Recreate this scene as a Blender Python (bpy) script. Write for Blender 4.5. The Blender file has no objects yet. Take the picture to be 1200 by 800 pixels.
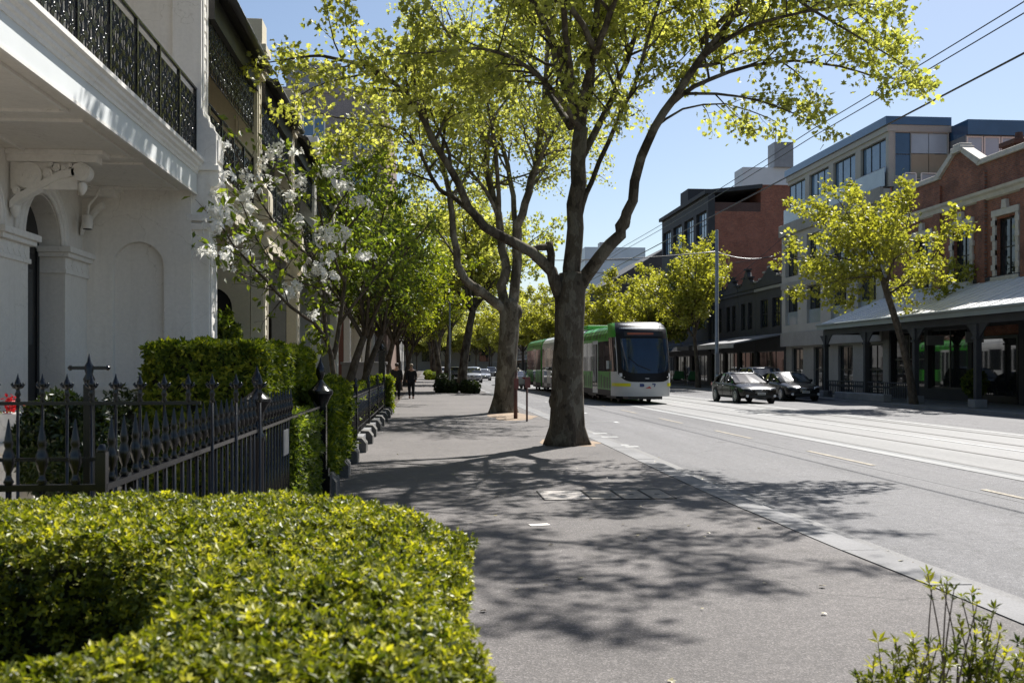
import bpy, math, random
import numpy as np
from mathutils import Vector, Matrix
S = bpy.context.scene
COL = S.collection
random.seed(7)
rng = np.random.default_rng(7)
rad = math.radians
# ---------------------------------------------------------------- survey: camera frame used to read positions off the site
F = 1166.67; H = 1.6
TH = math.atan(100 / F); CT, ST = math.cos(TH), math.sin(TH)
def P(px, py, d):
    u = d * (px - 600) / F
    return Vector((d * ST + u * CT, d * CT - u * ST, H - (py - 430) * d / F))
def G(px, py, z=0.0):
    return P(px, py, F * (H - z) / (py - 430))
def DX(px, X):
    return X / (ST + (px - 600) / F * CT)
def YX(px, X):
    return P(px, 430, DX(px, X)).y
def ZX(px, py, X):
    return P(px, py, DX(px, X)).z
SUN = Vector((.44, .64, 1.0)).normalized()
ROADZ = -0.1
# ---------------------------------------------------------------- mesh builder
class MB:
    def __init__(s): s.v = []; s.f = []; s.m = []; s.s = []
    def add(s, vs, fs, mi=0, sm=False):
        b = len(s.v); s.v.extend([tuple(x) for x in vs])
        for f in fs:
            s.f.append([b + i for i in f]); s.m.append(mi); s.s.append(sm)
        return s
    def box(s, x0, x1, y0, y1, z0, z1, mi=0):
        if x0 > x1: x0, x1 = x1, x0
        if y0 > y1: y0, y1 = y1, y0
        return s.add([(x0,y0,z0),(x1,y0,z0),(x1,y1,z0),(x0,y1,z0),(x0,y0,z1),(x1,y0,z1),(x1,y1,z1),(x0,y1,z1)],
              [(0,3,2,1),(4,5,6,7),(0,1,5,4),(1,2,6,5),(2,3,7,6),(3,0,4,7)], mi)
    def obox(s, c, ax, ay, az, mi=0):
        c, ax, ay, az = Vector(c), Vector(ax), Vector(ay), Vector(az)
        vs = [c+ax*i+ay*j+az*k for k in (-1,1) for i, j in ((-1,-1),(1,-1),(1,1),(-1,1))]
        return s.add(vs, [(0,3,2,1),(4,5,6,7),(0,1,5,4),(1,2,6,5),(2,3,7,6),(3,0,4,7)], mi)
    def quad(s, a, b, c, d, mi=0): return s.add([a,b,c,d], [(0,1,2,3)], mi)
    def tube(s, pts, r, n=8, mi=0, sm=True, cap=True):
        pts = [Vector(p) for p in pts]; k = len(pts)
        if not hasattr(r, '__len__'): r = [r]*k
        vs = []; prev = None
        for i, p in enumerate(pts):
            t = (pts[min(i+1,k-1)] - pts[max(i-1,0)])
            t = t.normalized() if t.length > 1e-9 else Vector((0,0,1))
            if prev is None:
                a = t.cross(Vector((0,0,1)) if abs(t.z) < .9 else Vector((1,0,0))).normalized()
            else:
                a = (prev - t*prev.dot(t)); a = a.normalized() if a.length > 1e-6 else t.orthogonal().normalized()
            prev = a; b = t.cross(a)
            for j in range(n):
                an = 2*math.pi*j/n
                vs.append(p + (a*math.cos(an) + b*math.sin(an))*r[i])
        fs = [(i*n+j, i*n+(j+1)%n, (i+1)*n+(j+1)%n, (i+1)*n+j) for i in range(k-1) for j in range(n)]
        if cap: fs += [tuple(range(n-1,-1,-1)), tuple(range((k-1)*n, k*n))]
        return s.add(vs, fs, mi, sm)
    def lathe(s, prof, c=(0,0,0), n=12, mi=0, axis='z', sm=True):
        vs = []
        for r, z in prof:
            for j in range(n):
                a = 2*math.pi*j/n; x, y = r*math.cos(a), r*math.sin(a)
                p = (x,y,z) if axis == 'z' else ((z,x,y) if axis == 'x' else (y,z,x))
                vs.append((c[0]+p[0], c[1]+p[1], c[2]+p[2]))
        k = len(prof)
        fs = [(i*n+j, i*n+(j+1)%n, (i+1)*n+(j+1)%n, (i+1)*n+j) for i in range(k-1) for j in range(n)]
        s.add(vs[:n], [tuple(range(n-1,-1,-1))], mi, False); s.add(vs[(k-1)*n:], [tuple(range(n))], mi, False)
        return s.add(vs, fs, mi, sm)
    def prism(s, poly, axis, a, b, mi=0, sm=False):
        n = len(poly)
        def q(u, v, w): return (w,u,v) if axis == 'x' else ((u,w,v) if axis == 'y' else (u,v,w))
        vs = [q(u,v,a) for u, v in poly] + [q(u,v,b) for u, v in poly]
        fs = [tuple(range(n-1,-1,-1)), tuple(range(n,2*n))]
        s.add(vs, fs, mi, False)
        return s.add(vs, [(i,(i+1)%n,n+(i+1)%n,n+i) for i in range(n)], mi, sm)
    def loft(s, rings, mi=0, closed=True, cap=True, sm=True):
        n = len(rings[0]); vs = [p for r in rings for p in r]; k = len(rings)
        m = n if closed else n-1
        fs = [(i*n+j, i*n+(j+1)%n, (i+1)*n+(j+1)%n, (i+1)*n+j) for i in range(k-1) for j in range(m)]
        if cap and closed: fs += [tuple(range(n-1,-1,-1)), tuple(range((k-1)*n, k*n))]
        return s.add(vs, fs, mi, sm)
    def wall(s, axis, w0, w1, u0, u1, z0, z1, holes=(), mi=0):
        """slab with rectangular openings; axis = direction of its thickness"""
        us = sorted({u0,u1,*[h[0] for h in holes],*[h[1] for h in holes]}); us = [u for u in us if u0 <= u <= u1]
        zs = sorted({z0,z1,*[h[2] for h in holes],*[h[3] for h in holes]}); zs = [z for z in zs if z0 <= z <= z1]
        for k in range(len(zs)-1):
            zc = (zs[k]+zs[k+1])/2; run = None
            for i in range(len(us)-1):
                uc = (us[i]+us[i+1])/2
                solid = not any(h[0] < uc < h[1] and h[2] < zc < h[3] for h in holes)
                if solid and run is None: run = us[i]
                if run is not None and (not solid or i == len(us)-2):
                    e = us[i+1] if solid else us[i]
                    if axis == 'x': s.box(w0,w1,run,e,zs[k],zs[k+1],mi)
                    else: s.box(run,e,w0,w1,zs[k],zs[k+1],mi)
                    run = None
        return s
    def archwall(s, axis, w0, w1, u0, u1, z0, z1, a0, a1, zs, n=14, mi=0):
        """slab u0..u1, z0..z1 with a round headed opening a0..a1 springing at zs and open down to z0"""
        def bx(ua,ub,za,zb):
            if ub-ua < 1e-6: return
            if axis == 'x': s.box(w0,w1,ua,ub,za,zb,mi)
            else: s.box(ua,ub,w0,w1,za,zb,mi)
        bx(u0,a0,z0,z1); bx(a1,u1,z0,z1)
        c = (a0+a1)/2; r = (a1-a0)/2
        arc = [(c - r*math.cos(math.pi*i/n), zs + r*math.sin(math.pi*i/n)) for i in range(n+1)]
        poly = [(a0,z1)] + arc + [(a1,z1)]
        for i in range(n):
            (ua,za),(ub,zb) = arc[i], arc[i+1]
            s.prism([(ua,za),(ub,zb),(ub,z1),(ua,z1)], axis, w0, w1, mi)
        return s
    def build(s, name, mats, parent=None, world=True, loc=None):
        off = ORIG.get(parent.name, Vector()) if (parent is not None and world) else Vector()
        me = bpy.data.meshes.new(name)
        vs = s.v if off.length == 0 else [(x-off.x, y-off.y, z-off.z) for x, y, z in s.v]
        me.from_pydata(vs, [], s.f)
        if not isinstance(mats, (list, tuple)): mats = [mats]
        for m in mats: me.materials.append(m)
        me.polygons.foreach_set('material_index', s.m)
        me.polygons.foreach_set('use_smooth', s.s)
        me.update()
        o = bpy.data.objects.new(name, me); COL.objects.link(o)
        if parent is not None: o.parent = parent; ORIG[o.name] = off
        return o
ORIG = {}
def bevel(o, w=.01, seg=1):
    m = o.modifiers.new('bevel', 'BEVEL'); m.width = w; m.segments = seg; m.limit_method = 'ANGLE'; m.angle_limit = rad(40)
    return o
def esplit(o, a=32):
    m = o.modifiers.new('edge split','EDGE_SPLIT'); m.split_angle = rad(a); return o
def tag(o, label=None, cat=None, group=None, kind=None):
    if label: o['label'] = label
    if cat: o['category'] = cat
    if group: o['group'] = group
    if kind: o['kind'] = kind
    return o
def thing(name, label, cat, loc=(0,0,0), rz=0.0, group=None):
    o = bpy.data.objects.new(name, None); COL.objects.link(o)
    o.empty_display_size = .2
    o.location = loc; o.rotation_euler = (0,0,rz)
    ORIG[o.name] = Vector(loc)
    return tag(o, label, cat, group)
def struct(name, mb, m):
    return tag(mb.build(name, m), kind='structure')
def copy_tree(o, parent=None):
    c = o.copy(); COL.objects.link(c)
    if parent is not None: c.parent = parent
    for ch in list(o.children): copy_tree(ch, c)
    return c
def np_mesh(name, V, Fc, mats, parent=None, attr=None, smooth=False, world=True):
    """V (n,3), Fc (m,k) int"""
    off = ORIG.get(parent.name, Vector()) if (parent is not None and world) else Vector()
    V = np.asarray(V, np.float32) - np.array(off, np.float32)
    me = bpy.data.meshes.new(name)
    n, (m, k) = len(V), Fc.shape
    me.vertices.add(n); me.vertices.foreach_set('co', V.ravel())
    me.loops.add(m*k); me.loops.foreach_set('vertex_index', Fc.astype(np.int32).ravel())
    me.polygons.add(m); me.polygons.foreach_set('loop_start', np.arange(0, m*k, k, dtype=np.int32))
    me.polygons.foreach_set('use_smooth', np.full(m, smooth))
    if attr is not None:
        a = me.attributes.new('rnd', 'FLOAT', 'POINT'); a.data.foreach_set('value', attr.astype(np.float32))
    if not isinstance(mats, (list, tuple)): mats = [mats]
    for mm in mats: me.materials.append(mm)
    me.update(calc_edges=True); me.validate()
    o = bpy.data.objects.new(name, me); COL.objects.link(o)
    if parent is not None: o.parent = parent; ORIG[o.name] = off
    return o
# ---------------------------------------------------------------- materials
MATS = {}
def newmat(name):
    m = bpy.data.materials.new(name); m.use_nodes = True
    nt = m.node_tree; nt.nodes.clear()
    out = nt.nodes.new('ShaderNodeOutputMaterial')
    b = nt.nodes.new('ShaderNodeBsdfPrincipled')
    nt.links.new(b.outputs[0], out.inputs[0])
    return m, nt, b, out
def noise(nt, vec, scale, detail=4, rough=.6):
    n = nt.nodes.new('ShaderNodeTexNoise'); n.inputs['Scale'].default_value = scale
    n.inputs['Detail'].default_value = detail; n.inputs['Roughness'].default_value = rough
    nt.links.new(vec, n.inputs['Vector']); return n.outputs['Fac']
def ramp(nt, fac, stops):
    r = nt.nodes.new('ShaderNodeValToRGB'); e = r.color_ramp.elements
    while len(e) < len(stops): e.new(.5)
    for i, (p, c) in enumerate(stops):
        e[i].position = p; e[i].color = (*c, 1) if len(c) == 3 else c
    nt.links.new(fac, r.inputs[0]); return r.outputs[0]
def mixc(nt, fac, a, b, mode='MIX'):
    n = nt.nodes.new('ShaderNodeMix'); n.data_type = 'RGBA'; n.blend_type = mode
    for sock, val in ((0, fac), (6, a), (7, b)):
        if isinstance(val, (int, float)): n.inputs[sock].default_value = val
        elif isinstance(val, tuple): n.inputs[sock].default_value = (*val[:3], 1)
        else: nt.links.new(val, n.inputs[sock])
    return n.outputs[2]
def pos(nt, stretch=None):
    g = nt.nodes.new('ShaderNodeNewGeometry').outputs['Position']
    if stretch:
        v = nt.nodes.new('ShaderNodeVectorMath'); v.operation = 'MULTIPLY'
        nt.links.new(g, v.inputs[0]); v.inputs[1].default_value = stretch; return v.outputs[0]
    return g
def bump(nt, b, h, strength=.3, dist=.01):
    n = nt.nodes.new('ShaderNodeBump'); n.inputs['Strength'].default_value = strength; n.inputs['Distance'].default_value = dist
    nt.links.new(h, n.inputs['Height']); nt.links.new(n.outputs[0], b.inputs['Normal'])
def c_mul(c, k): return tuple(min(1, x*k) for x in c)
def mat(name, col, rough=.6, var=.12, scale=1.5, fine=0.0, fscale=60, bmp=0.0, bscale=40, metal=0.0, spec=.5, stretch=None, coat=0, emit=0):
    if name in MATS: return MATS[name]
    m, nt, b, out = newmat(name); p = pos(nt, stretch)
    c = ramp(nt, noise(nt, p, scale, 5), [(.3, c_mul(col, 1-var)), (.7, c_mul(col, 1+var))])
    if fine:
        f = ramp(nt, noise(nt, p, fscale, 3, .7), [(.35, (1-fine,)*3), (.65, (1+fine,)*3)])
        c = mixc(nt, 1.0, c, f, 'MULTIPLY')
    nt.links.new(c, b.inputs['Base Color'])
    b.inputs['Roughness'].default_value = rough; b.inputs['Metallic'].default_value = metal
    b.inputs['Specular IOR Level'].default_value = spec
    if coat: b.inputs['Coat Weight'].default_value = coat; b.inputs['Coat Roughness'].default_value = .05
    if emit:
        b.inputs['Emission Color'].default_value = (*col, 1); b.inputs['Emission Strength'].default_value = emit
    if bmp: bump(nt, b, noise(nt, p, bscale, 4), bmp)
    MATS[name] = m; return m
def brick(name, c1, c2, mortar, axis='x', scale=1.0, soot=.35):
    m, nt, b, out = newmat(name); p = pos(nt)
    sp = nt.nodes.new('ShaderNodeSeparateXYZ'); nt.links.new(p, sp.inputs[0])
    cb = nt.nodes.new('ShaderNodeCombineXYZ')
    nt.links.new(sp.outputs['Y' if axis == 'x' else 'X'], cb.inputs[0]); nt.links.new(sp.outputs['Z'], cb.inputs[1])
    t = nt.nodes.new('ShaderNodeTexBrick'); nt.links.new(cb.outputs[0], t.inputs['Vector'])
    t.inputs['Color1'].default_value = (*c1,1); t.inputs['Color2'].default_value = (*c2,1); t.inputs['Mortar'].default_value = (*mortar,1)
    t.inputs['Scale'].default_value = scale; t.inputs['Mortar Size'].default_value = .012
    t.inputs['Brick Width'].default_value = .24; t.inputs['Row Height'].default_value = .086
    f = ramp(nt, noise(nt, p, .9, 6, .7), [(.3, (1-soot,)*3), (.62, (1.1,)*3)])
    c = mixc(nt, 1.0, t.outputs['Color'], f, 'MULTIPLY')
    g = ramp(nt, noise(nt, p, 14, 3), [(.3, (.75,)*3), (.7, (1.2,)*3)])
    c = mixc(nt, 1.0, c, g, 'MULTIPLY')
    nt.links.new(c, b.inputs['Base Color']); b.inputs['Roughness'].default_value = .85
    bump(nt, b, t.outputs['Fac'], -.4, .01)
    return m
def streaky(name, base, streak=.16, dirt=.3):
    m = MATS[name]; nt = m.node_tree; b = [n for n in nt.nodes if n.type == 'BSDF_PRINCIPLED'][0]
    src = b.inputs['Base Color'].links[0].from_socket
    s = ramp(nt, noise(nt, pos(nt,(5,5,.35)), 1.6, 5, .65), [(.5,(1,)*3),(.72,(1-streak,1-streak*1.1,1-streak*1.25))])
    c = mixc(nt, 1.0, src, s, 'MULTIPLY')
    vc = nt.nodes.new('ShaderNodeTexVoronoi'); vc.feature = 'DISTANCE_TO_EDGE'; vc.inputs['Scale'].default_value = .55
    nz = nt.nodes.new('ShaderNodeTexNoise'); nz.inputs['Scale'].default_value = 1.6; nz.inputs['Detail'].default_value = 6; nt.links.new(pos(nt), nz.inputs['Vector'])
    sc = nt.nodes.new('ShaderNodeVectorMath'); sc.operation = 'SCALE'; sc.inputs['Scale'].default_value = 1.2; nt.links.new(nz.outputs['Color'], sc.inputs[0])
    ad = nt.nodes.new('ShaderNodeVectorMath'); ad.operation = 'ADD'; nt.links.new(pos(nt), ad.inputs[0]); nt.links.new(sc.outputs[0], ad.inputs[1]); nt.links.new(ad.outputs[0], vc.inputs['Vector'])
    c = mixc(nt, 1.0, c, ramp(nt, vc.outputs['Distance'], [(0,(.8,.79,.77)),(.004,(1,)*3)]), 'MULTIPLY')
    nt.links.new(c, b.inputs['Base Color'])
def leafmat(name, c1, c2, c3=None, trans=.45, rough=.45, spec=.5, tint=(1.26,1.3,.5)):
    m, nt, b, out = newmat(name)
    a = nt.nodes.new('ShaderNodeAttribute'); a.attribute_name = 'rnd'
    stops = [(0, c1), (1, c2)] if c3 is None else [(0, c1), (.6, c2), (1, c3)]
    c = ramp(nt, a.outputs['Fac'], stops)
    nt.links.new(c, b.inputs['Base Color']); b.inputs['Roughness'].default_value = rough
    b.inputs['Specular IOR Level'].default_value = spec
    t = nt.nodes.new('ShaderNodeBsdfTranslucent')
    nt.links.new(mixc(nt, 1.0, c, tint, 'MULTIPLY'), t.inputs['Color'])
    mx = nt.nodes.new('ShaderNodeMixShader'); mx.inputs[0].default_value = trans
    nt.links.new(b.outputs[0], mx.inputs[1]); nt.links.new(t.outputs[0], mx.inputs[2]); nt.links.new(mx.outputs[0], out.inputs[0])
    return m
def glassmat(name, col=(.02,.025,.03), rough=.04, spec=.9, var=.2):
    return mat(name, col, rough, var, .8, spec=spec)
M = {}
def asphalt(name, col, agg=140, patch=.22, aggv=.45, stretch=None, stain=None):
    m, nt, b, out = newmat(name); p = pos(nt)
    c = ramp(nt, noise(nt, pos(nt, stretch), .35, 6, .65), [(.28, c_mul(col, 1-patch)), (.72, c_mul(col, 1+patch))])
    v = nt.nodes.new('ShaderNodeTexVoronoi'); v.inputs['Scale'].default_value = agg; nt.links.new(p, v.inputs['Vector'])
    sv = nt.nodes.new('ShaderNodeSeparateColor'); nt.links.new(v.outputs['Color'], sv.inputs[0])
    f = ramp(nt, sv.outputs[0], [(.0, (1-aggv,)*3), (.75, (1.0,)*3), (.97, (1+aggv*1.6,)*3)])
    c = mixc(nt, 1.0, c, f, 'MULTIPLY')
    g = ramp(nt, noise(nt, p, 9, 5, .7), [(.3, (.80,)*3), (.7, (1.16,)*3)])
    c = mixc(nt, 1.0, c, ramp(nt, noise(nt, p, 60, 3, .8), [(.3, (.8,)*3), (.7, (1.2,)*3)]), 'MULTIPLY')
    c = mixc(nt, 1.0, c, g, 'MULTIPLY')
    st = ramp(nt, noise(nt, p, 1.7, 3, .5), [(.62, (1,)*3), (.76, (.74,.73,.71))])
    c = mixc(nt, 1.0, c, st, 'MULTIPLY')
    # fine meandering cracks
    vc = nt.nodes.new('ShaderNodeTexVoronoi'); vc.feature = 'DISTANCE_TO_EDGE'; vc.inputs['Scale'].default_value = .22
    wv = nt.nodes.new('ShaderNodeVectorMath'); wv.operation = 'ADD'
    nz = nt.nodes.new('ShaderNodeTexNoise'); nz.inputs['Scale'].default_value = .8; nz.inputs['Detail'].default_value = 6; nt.links.new(p, nz.inputs['Vector'])
    sc = nt.nodes.new('ShaderNodeVectorMath'); sc.operation = 'SCALE'; sc.inputs['Scale'].default_value = 1.4; nt.links.new(nz.outputs['Color'], sc.inputs[0])
    nt.links.new(p, wv.inputs[0]); nt.links.new(sc.outputs[0], wv.inputs[1]); nt.links.new(wv.outputs[0], vc.inputs['Vector'])
    cr = ramp(nt, vc.outputs['Distance'], [(.0, (.55,)*3), (.0026, (1,)*3)])
    c = mixc(nt, 1.0, c, cr, 'MULTIPLY')
    nt.links.new(c, b.inputs['Base Color']); b.inputs['Roughness'].default_value = .8; b.inputs['Specular IOR Level'].default_value = .35
    bump(nt, b, v.outputs['Distance'], .5, .004)
    return m
M['path'] = asphalt('footpath asphalt', (.115,.104,.098), 110, aggv=.36, patch=.26)
M['road'] = asphalt('road asphalt', (.135,.131,.132), 120, aggv=.36, patch=.3, stretch=(1.6,.12,1))
M['track'] = mat('track concrete', (.172,.168,.162), .75, .16, .5, .18, 35, .1, 60, stretch=(1.5,.15,1))
M['trackedge'] = mat('pale concrete edge', (.225,.225,.22), .75, .16, .8, .15, 30, stretch=(1.5,.2,1))
M['rail'] = mat('rail groove steel', (.06,.055,.05), .45, .2, 2, metal=.3)
M['paint'] = mat('road paint white', (.36,.36,.35), .7, .2, 2, .3, 30)
M['ypaint'] = mat('worn yellow paint', (.25,.215,.16), .75, .35, 3, .4, 20)
M['bluestone'] = mat('bluestone', (.19,.19,.195), .75, .2, 1.4, .2, 70, .15, 80)
M['bluestone_pale'] = mat('kerb stone', (.145,.142,.142), .75, .25, .7, .16, 60, .12, 80)
M['soil'] = mat('garden soil', (.06,.045,.032), .95, .35, 3, .4, 50, .5, 40)
M['sandy'] = mat('sandy dirt', (.27,.2,.14), .95, .25, 3, .3, 60, .3, 60)
M['white'] = mat('white stucco', (.80,.755,.69), .7, .05, .7, .04, 20, .06, 90)
M['whitelight'] = mat('white trim paint', (.81,.775,.72), .6, .05, 1.1, .04, 20)
streaky('white stucco', None, .07); streaky('white trim paint', None, .06)
M['bluewhite'] = mat('pale blue fascia paint', (.69,.71,.70), .6, .05, 1.1)
M['cream'] = mat('cream stucco', (.58,.52,.40), .75, .08, .8, .05, 20, .06, 80)
M['creamtrim'] = mat('cream trim', (.62,.56,.45), .7, .08, 1.2, .05, 30)
M['greyhouse'] = mat('grey stucco', (.24,.24,.235), .8, .12, .8, .06, 20)
M['iron'] = mat('black gloss ironwork', (.008,.0085,.01), .26, .3, 4, spec=.5)
M['ironblue'] = mat('blue black ironwork', (.004,.0045,.006), .24, .3, 4, spec=.45)
M['darkroof'] = mat('dark painted eave', (.02,.02,.02), .55, .2, 2)
M['tin'] = mat('grey corrugated tin', (.25,.25,.26), .5, .15, 1, metal=.4)
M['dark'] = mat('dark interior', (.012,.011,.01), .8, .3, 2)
M['glass'] = glassmat('window glass')
M['skytintglass'] = glassmat('sky reflection tinted glass', (.10,.17,.26), .05, .9)  # reflected sky is put into the base colour as blue
M['black'] = mat('black paint', (.012,.012,.013), .4, .2, 3)
M['bark'] = None
def barkmat(name, cols, scale=5):
    m, nt, b, out = newmat(name); p = pos(nt)
    ps = pos(nt, (1,1,.55))
    n1 = noise(nt, ps, scale, 4, .55)
    c = ramp(nt, n1, [(.42, cols[0]), (.45, cols[1]), (.55, cols[1]), (.575, cols[2])])
    r = [e for e in nt.nodes if e.type == 'VALTORGB'][-1]
    f = ramp(nt, noise(nt, pos(nt,(3,3,.6)), 14, 4, .7), [(.3, (.62,)*3), (.7, (1.22,)*3)])
    c = mixc(nt, 1.0, c, f, 'MULTIPLY')
    nt.links.new(c, b.inputs['Base Color']); b.inputs['Roughness'].default_value = .9
    b.inputs['Specular IOR Level'].default_value = .2
    bump(nt, b, noise(nt, pos(nt,(2,2,.5)), 9, 6, .7), .7, .03)
    return m
M['bark'] = barkmat('plane bark', [(.05,.04,.028), (.095,.078,.057), (.15,.132,.1)], 3.6)
M['barkpale'] = barkmat('pale plane bark', [(.08,.066,.047), (.15,.127,.092), (.24,.215,.165)], 3.2)
M['bark2'] = barkmat('brown bark', [(.075,.058,.042), (.10,.08,.06), (.13,.105,.08)], 8)
M['leaf'] = leafmat('plane leaf', (.19,.205,.045), (.36,.37,.10), (.55,.53,.19), .63, tint=(1.24,1.26,.62))
M['leafy'] = leafmat('young yellow leaf', (.19,.195,.035), (.33,.32,.06), (.47,.44,.11), .58)
M['leafg'] = leafmat('green garden leaf', (.045,.075,.012), (.14,.185,.028), (.29,.32,.06), .58)
M['box'] = leafmat('box hedge leaf', (.035,.055,.008), (.20,.215,.016), (.52,.48,.05), .45, .42, .4)
M['box2'] = leafmat('clipped hedge leaf', (.045,.08,.01), (.17,.21,.02), (.38,.38,.04), .46, .5, .3)
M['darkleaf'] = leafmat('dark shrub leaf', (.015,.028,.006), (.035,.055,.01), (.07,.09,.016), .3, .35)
M['petal'] = leafmat('white petal', (.86,.85,.82), (.93,.92,.9), None, .5, .6, .3, (1,1,.95))
M['redpetal'] = leafmat('red petal', (.5,.01,.015), (.65,.03,.03), None, .3, .5, .3, (1,.6,.6))
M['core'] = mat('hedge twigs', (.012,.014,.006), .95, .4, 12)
# ================================================================ SETTING
g = MB(); g.quad((-900,-300,-.45),(900,-300,-.45),(900,1600,-.45),(-900,1600,-.45))
struct('ground', g, mat('far ground', (.12,.12,.11), .9))
KE = [(-30,4.2),(0,4.08),(6.7,4.02),(8,3.95),(11.5,3.88),(14.7,3.9),(18,3.96),(21,4.0),(40,4.0),(400,4.0)]   # road-side edge of the near kerb (Y, X)
def kerb_x(y):
    for (ya,xa),(yb,xb) in zip(KE, KE[1:]):
        if ya <= y <= yb:
            t = (y-ya)/(yb-ya); return xa+(xb-xa)*t
    return KE[-1][1]
ys = [-30,-10,0,2,4,5.5,7,8.5,10,11.5,13,15,17,19,21,25,30,40,60,100,200,400]
fp = MB()
for a, b in zip(ys, ys[1:]):
    fp.quad((-1.3,a,0),(kerb_x(a)-.34,a,0),(kerb_x(b)-.34,b,0),(-1.3,b,0))
struct('footpath', fp, M['path'])
gd = MB(); gd.quad((-14,-30,-.02),(-1.3,-30,-.02),(-1.3,400,-.02),(-14,400,-.02)); struct('garden_ground', gd, M['soil'])
yp = MB(); yp.quad((-5.3,3,-.012),(-1.45,3,-.012),(-1.45,15.1,-.012),(-5.3,15.1,-.012)); struct('bounce_paving', yp, mat('pale bounce paving', (.46,.42,.36), .8, .12, 1, .12, 25))  # pale sheet added to bounce warm light onto the house walls
kb = MB(); y = -6.0; k = 0
while y < 120:
    L = random.choice([1.1,1.25,1.4]) if y < 40 else 4
    e = y + L - .02; a0, a1 = kerb_x(y), kerb_x(e); t = random.uniform(.0,.006)
    vs = [(a0-.335,y,-.2),(a0,y,-.2),(a1,e,-.2),(a1-.335,e,-.2),(a0-.335,y,.004+t),(a0-.012,y,.002+t),(a1-.012,e,.002+t),(a1-.335,e,.004+t),(a0,y,-.02),(a1,e,-.02)]
    kb.add(vs, [(4,5,6,7),(5,8,9,6),(8,1,2,9),(0,4,7,3),(0,1,8,5,4),(3,7,6,9,2)])
    y += L
struct('kerb', kb, M['bluestone_pale'])
rd = MB()
for a, b in zip(ys, ys[1:]): rd.quad((kerb_x(a)-.05,a,ROADZ),(20.35,a,ROADZ),(20.35,b,ROADZ),(kerb_x(b)-.05,b,ROADZ))
struct('road', rd, M['road'])
gu = MB()
for a, b in zip(ys, ys[1:]):
    if a >= -10 and b <= 60: gu.quad((kerb_x(a)+.004,a,ROADZ+.004),(kerb_x(a)+.36,a,ROADZ+.004),(kerb_x(b)+.36,b,ROADZ+.004),(kerb_x(b),b,ROADZ+.004))
struct('gutter', gu, mat('gutter asphalt', (.17,.165,.16), .85, .2, 1, .25, 70, stretch=(2,.3,1)))
tk = MB(); tk.box(8.85,15.0,-30,400,ROADZ-.05,ROADZ+.004); struct('track_bed', tk, M['track'])
def strip(name, x0, x1, y0, y1, z, m):
    q = MB(); n = max(1, int((y1-y0)/20))
    for i in range(n):
        a, b = y0+(y1-y0)*i/n, y0+(y1-y0)*(i+1)/n; q.quad((x0,a,z),(x1,a,z),(x1,b,z),(x0,b,z))
    return struct(name, q, m)
strip('track_edge', 8.85, 9.28, -30, 400, ROADZ+.008, M['trackedge'])
for x in (9.33, 10.76, 12.72, 14.15):
    strip('tram_rail', x-.045, x+.045, -30, 400, ROADZ+.012, M['rail'])
strip('centre_line', 11.86, 11.97, -30, 300, ROADZ+.012, M['paint'])
strip('edge_line', 14.62, 14.74, -30, 300, ROADZ+.012, M['paint'])
strip('patch_seam', 7.45, 7.48, -20, 60, ROADZ+.004, mat('tar seam', (.07,.07,.07), .6))
strip('patch_seam', 16.9, 16.93, -20, 60, ROADZ+.004, mat('tar seam', (.07,.07,.07), .6))
for i, yy in enumerate([10.2, 16.6, 23.1, 29.5, 36, 42.5, 60, 70, 80, 90]):
    strip('lane_dash', 7.64, 7.74, yy, yy+3.0, ROADZ+.008, M['ypaint'])
# parking bay marks by the near kerb
for px, py in ((573,500),(585,497),(594,509),(609,515.5),(723,521.5),(735,523.5),(700,508),(712,512)):
    p = G(px, py, ROADZ)
    if p.x > kerb_x(p.y)+.05:
        q = MB(); q.quad((p.x-.25,p.y-.12,ROADZ+.008),(p.x+.25,p.y-.12,ROADZ+.008),(p.x+.25,p.y+.12,ROADZ+.008),(p.x-.25,p.y+.12,ROADZ+.008)); struct('parking_mark', q, M['paint'])
for yy in (30.5, 36.5, 42.5, 48.5):
    q = MB(); q.quad((4.6,yy,ROADZ+.008),(5.9,yy,ROADZ+.008),(5.9,yy+.12,ROADZ+.008),(4.6,yy+.12,ROADZ+.008))
    q.quad((5.75,yy-.6,ROADZ+.0085),(5.87,yy-.6,ROADZ+.0085),(5.87,yy-.001,ROADZ+.0085),(5.75,yy-.001,ROADZ+.0085)); struct('parking_mark', q, M['paint'])
ff = MB(); ff.box(20.62,40,-30,400,-.3,.0); struct('far_footpath', ff, mat('far paving', (.17,.165,.155), .85, .2, 1, .2, 30))
fk = MB(); fk.box(20.3,20.617,-30,400,-.3,.004); struct('far_kerb', fk, M['bluestone'])
# tree pits in the footpath (sandy dirt)
def pit(px, py, w, l, n=9):
    p = G(px, py); q = MB(); r = random.Random(int(px))
    pts = []
    for i in range(n*2):
        a = math.pi*2*i/(n*2); k = 1+r.uniform(-.18,.18); pts.append((p.x+w*k*math.cos(a), p.y+l*k*math.sin(a), .004))
    q.add(pts, [tuple(range(len(pts)))]); return struct('tree_pit', q, M['sandy'])
pit(668,518,.62,1.15); pit(600,488,.75,2.6)
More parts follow.
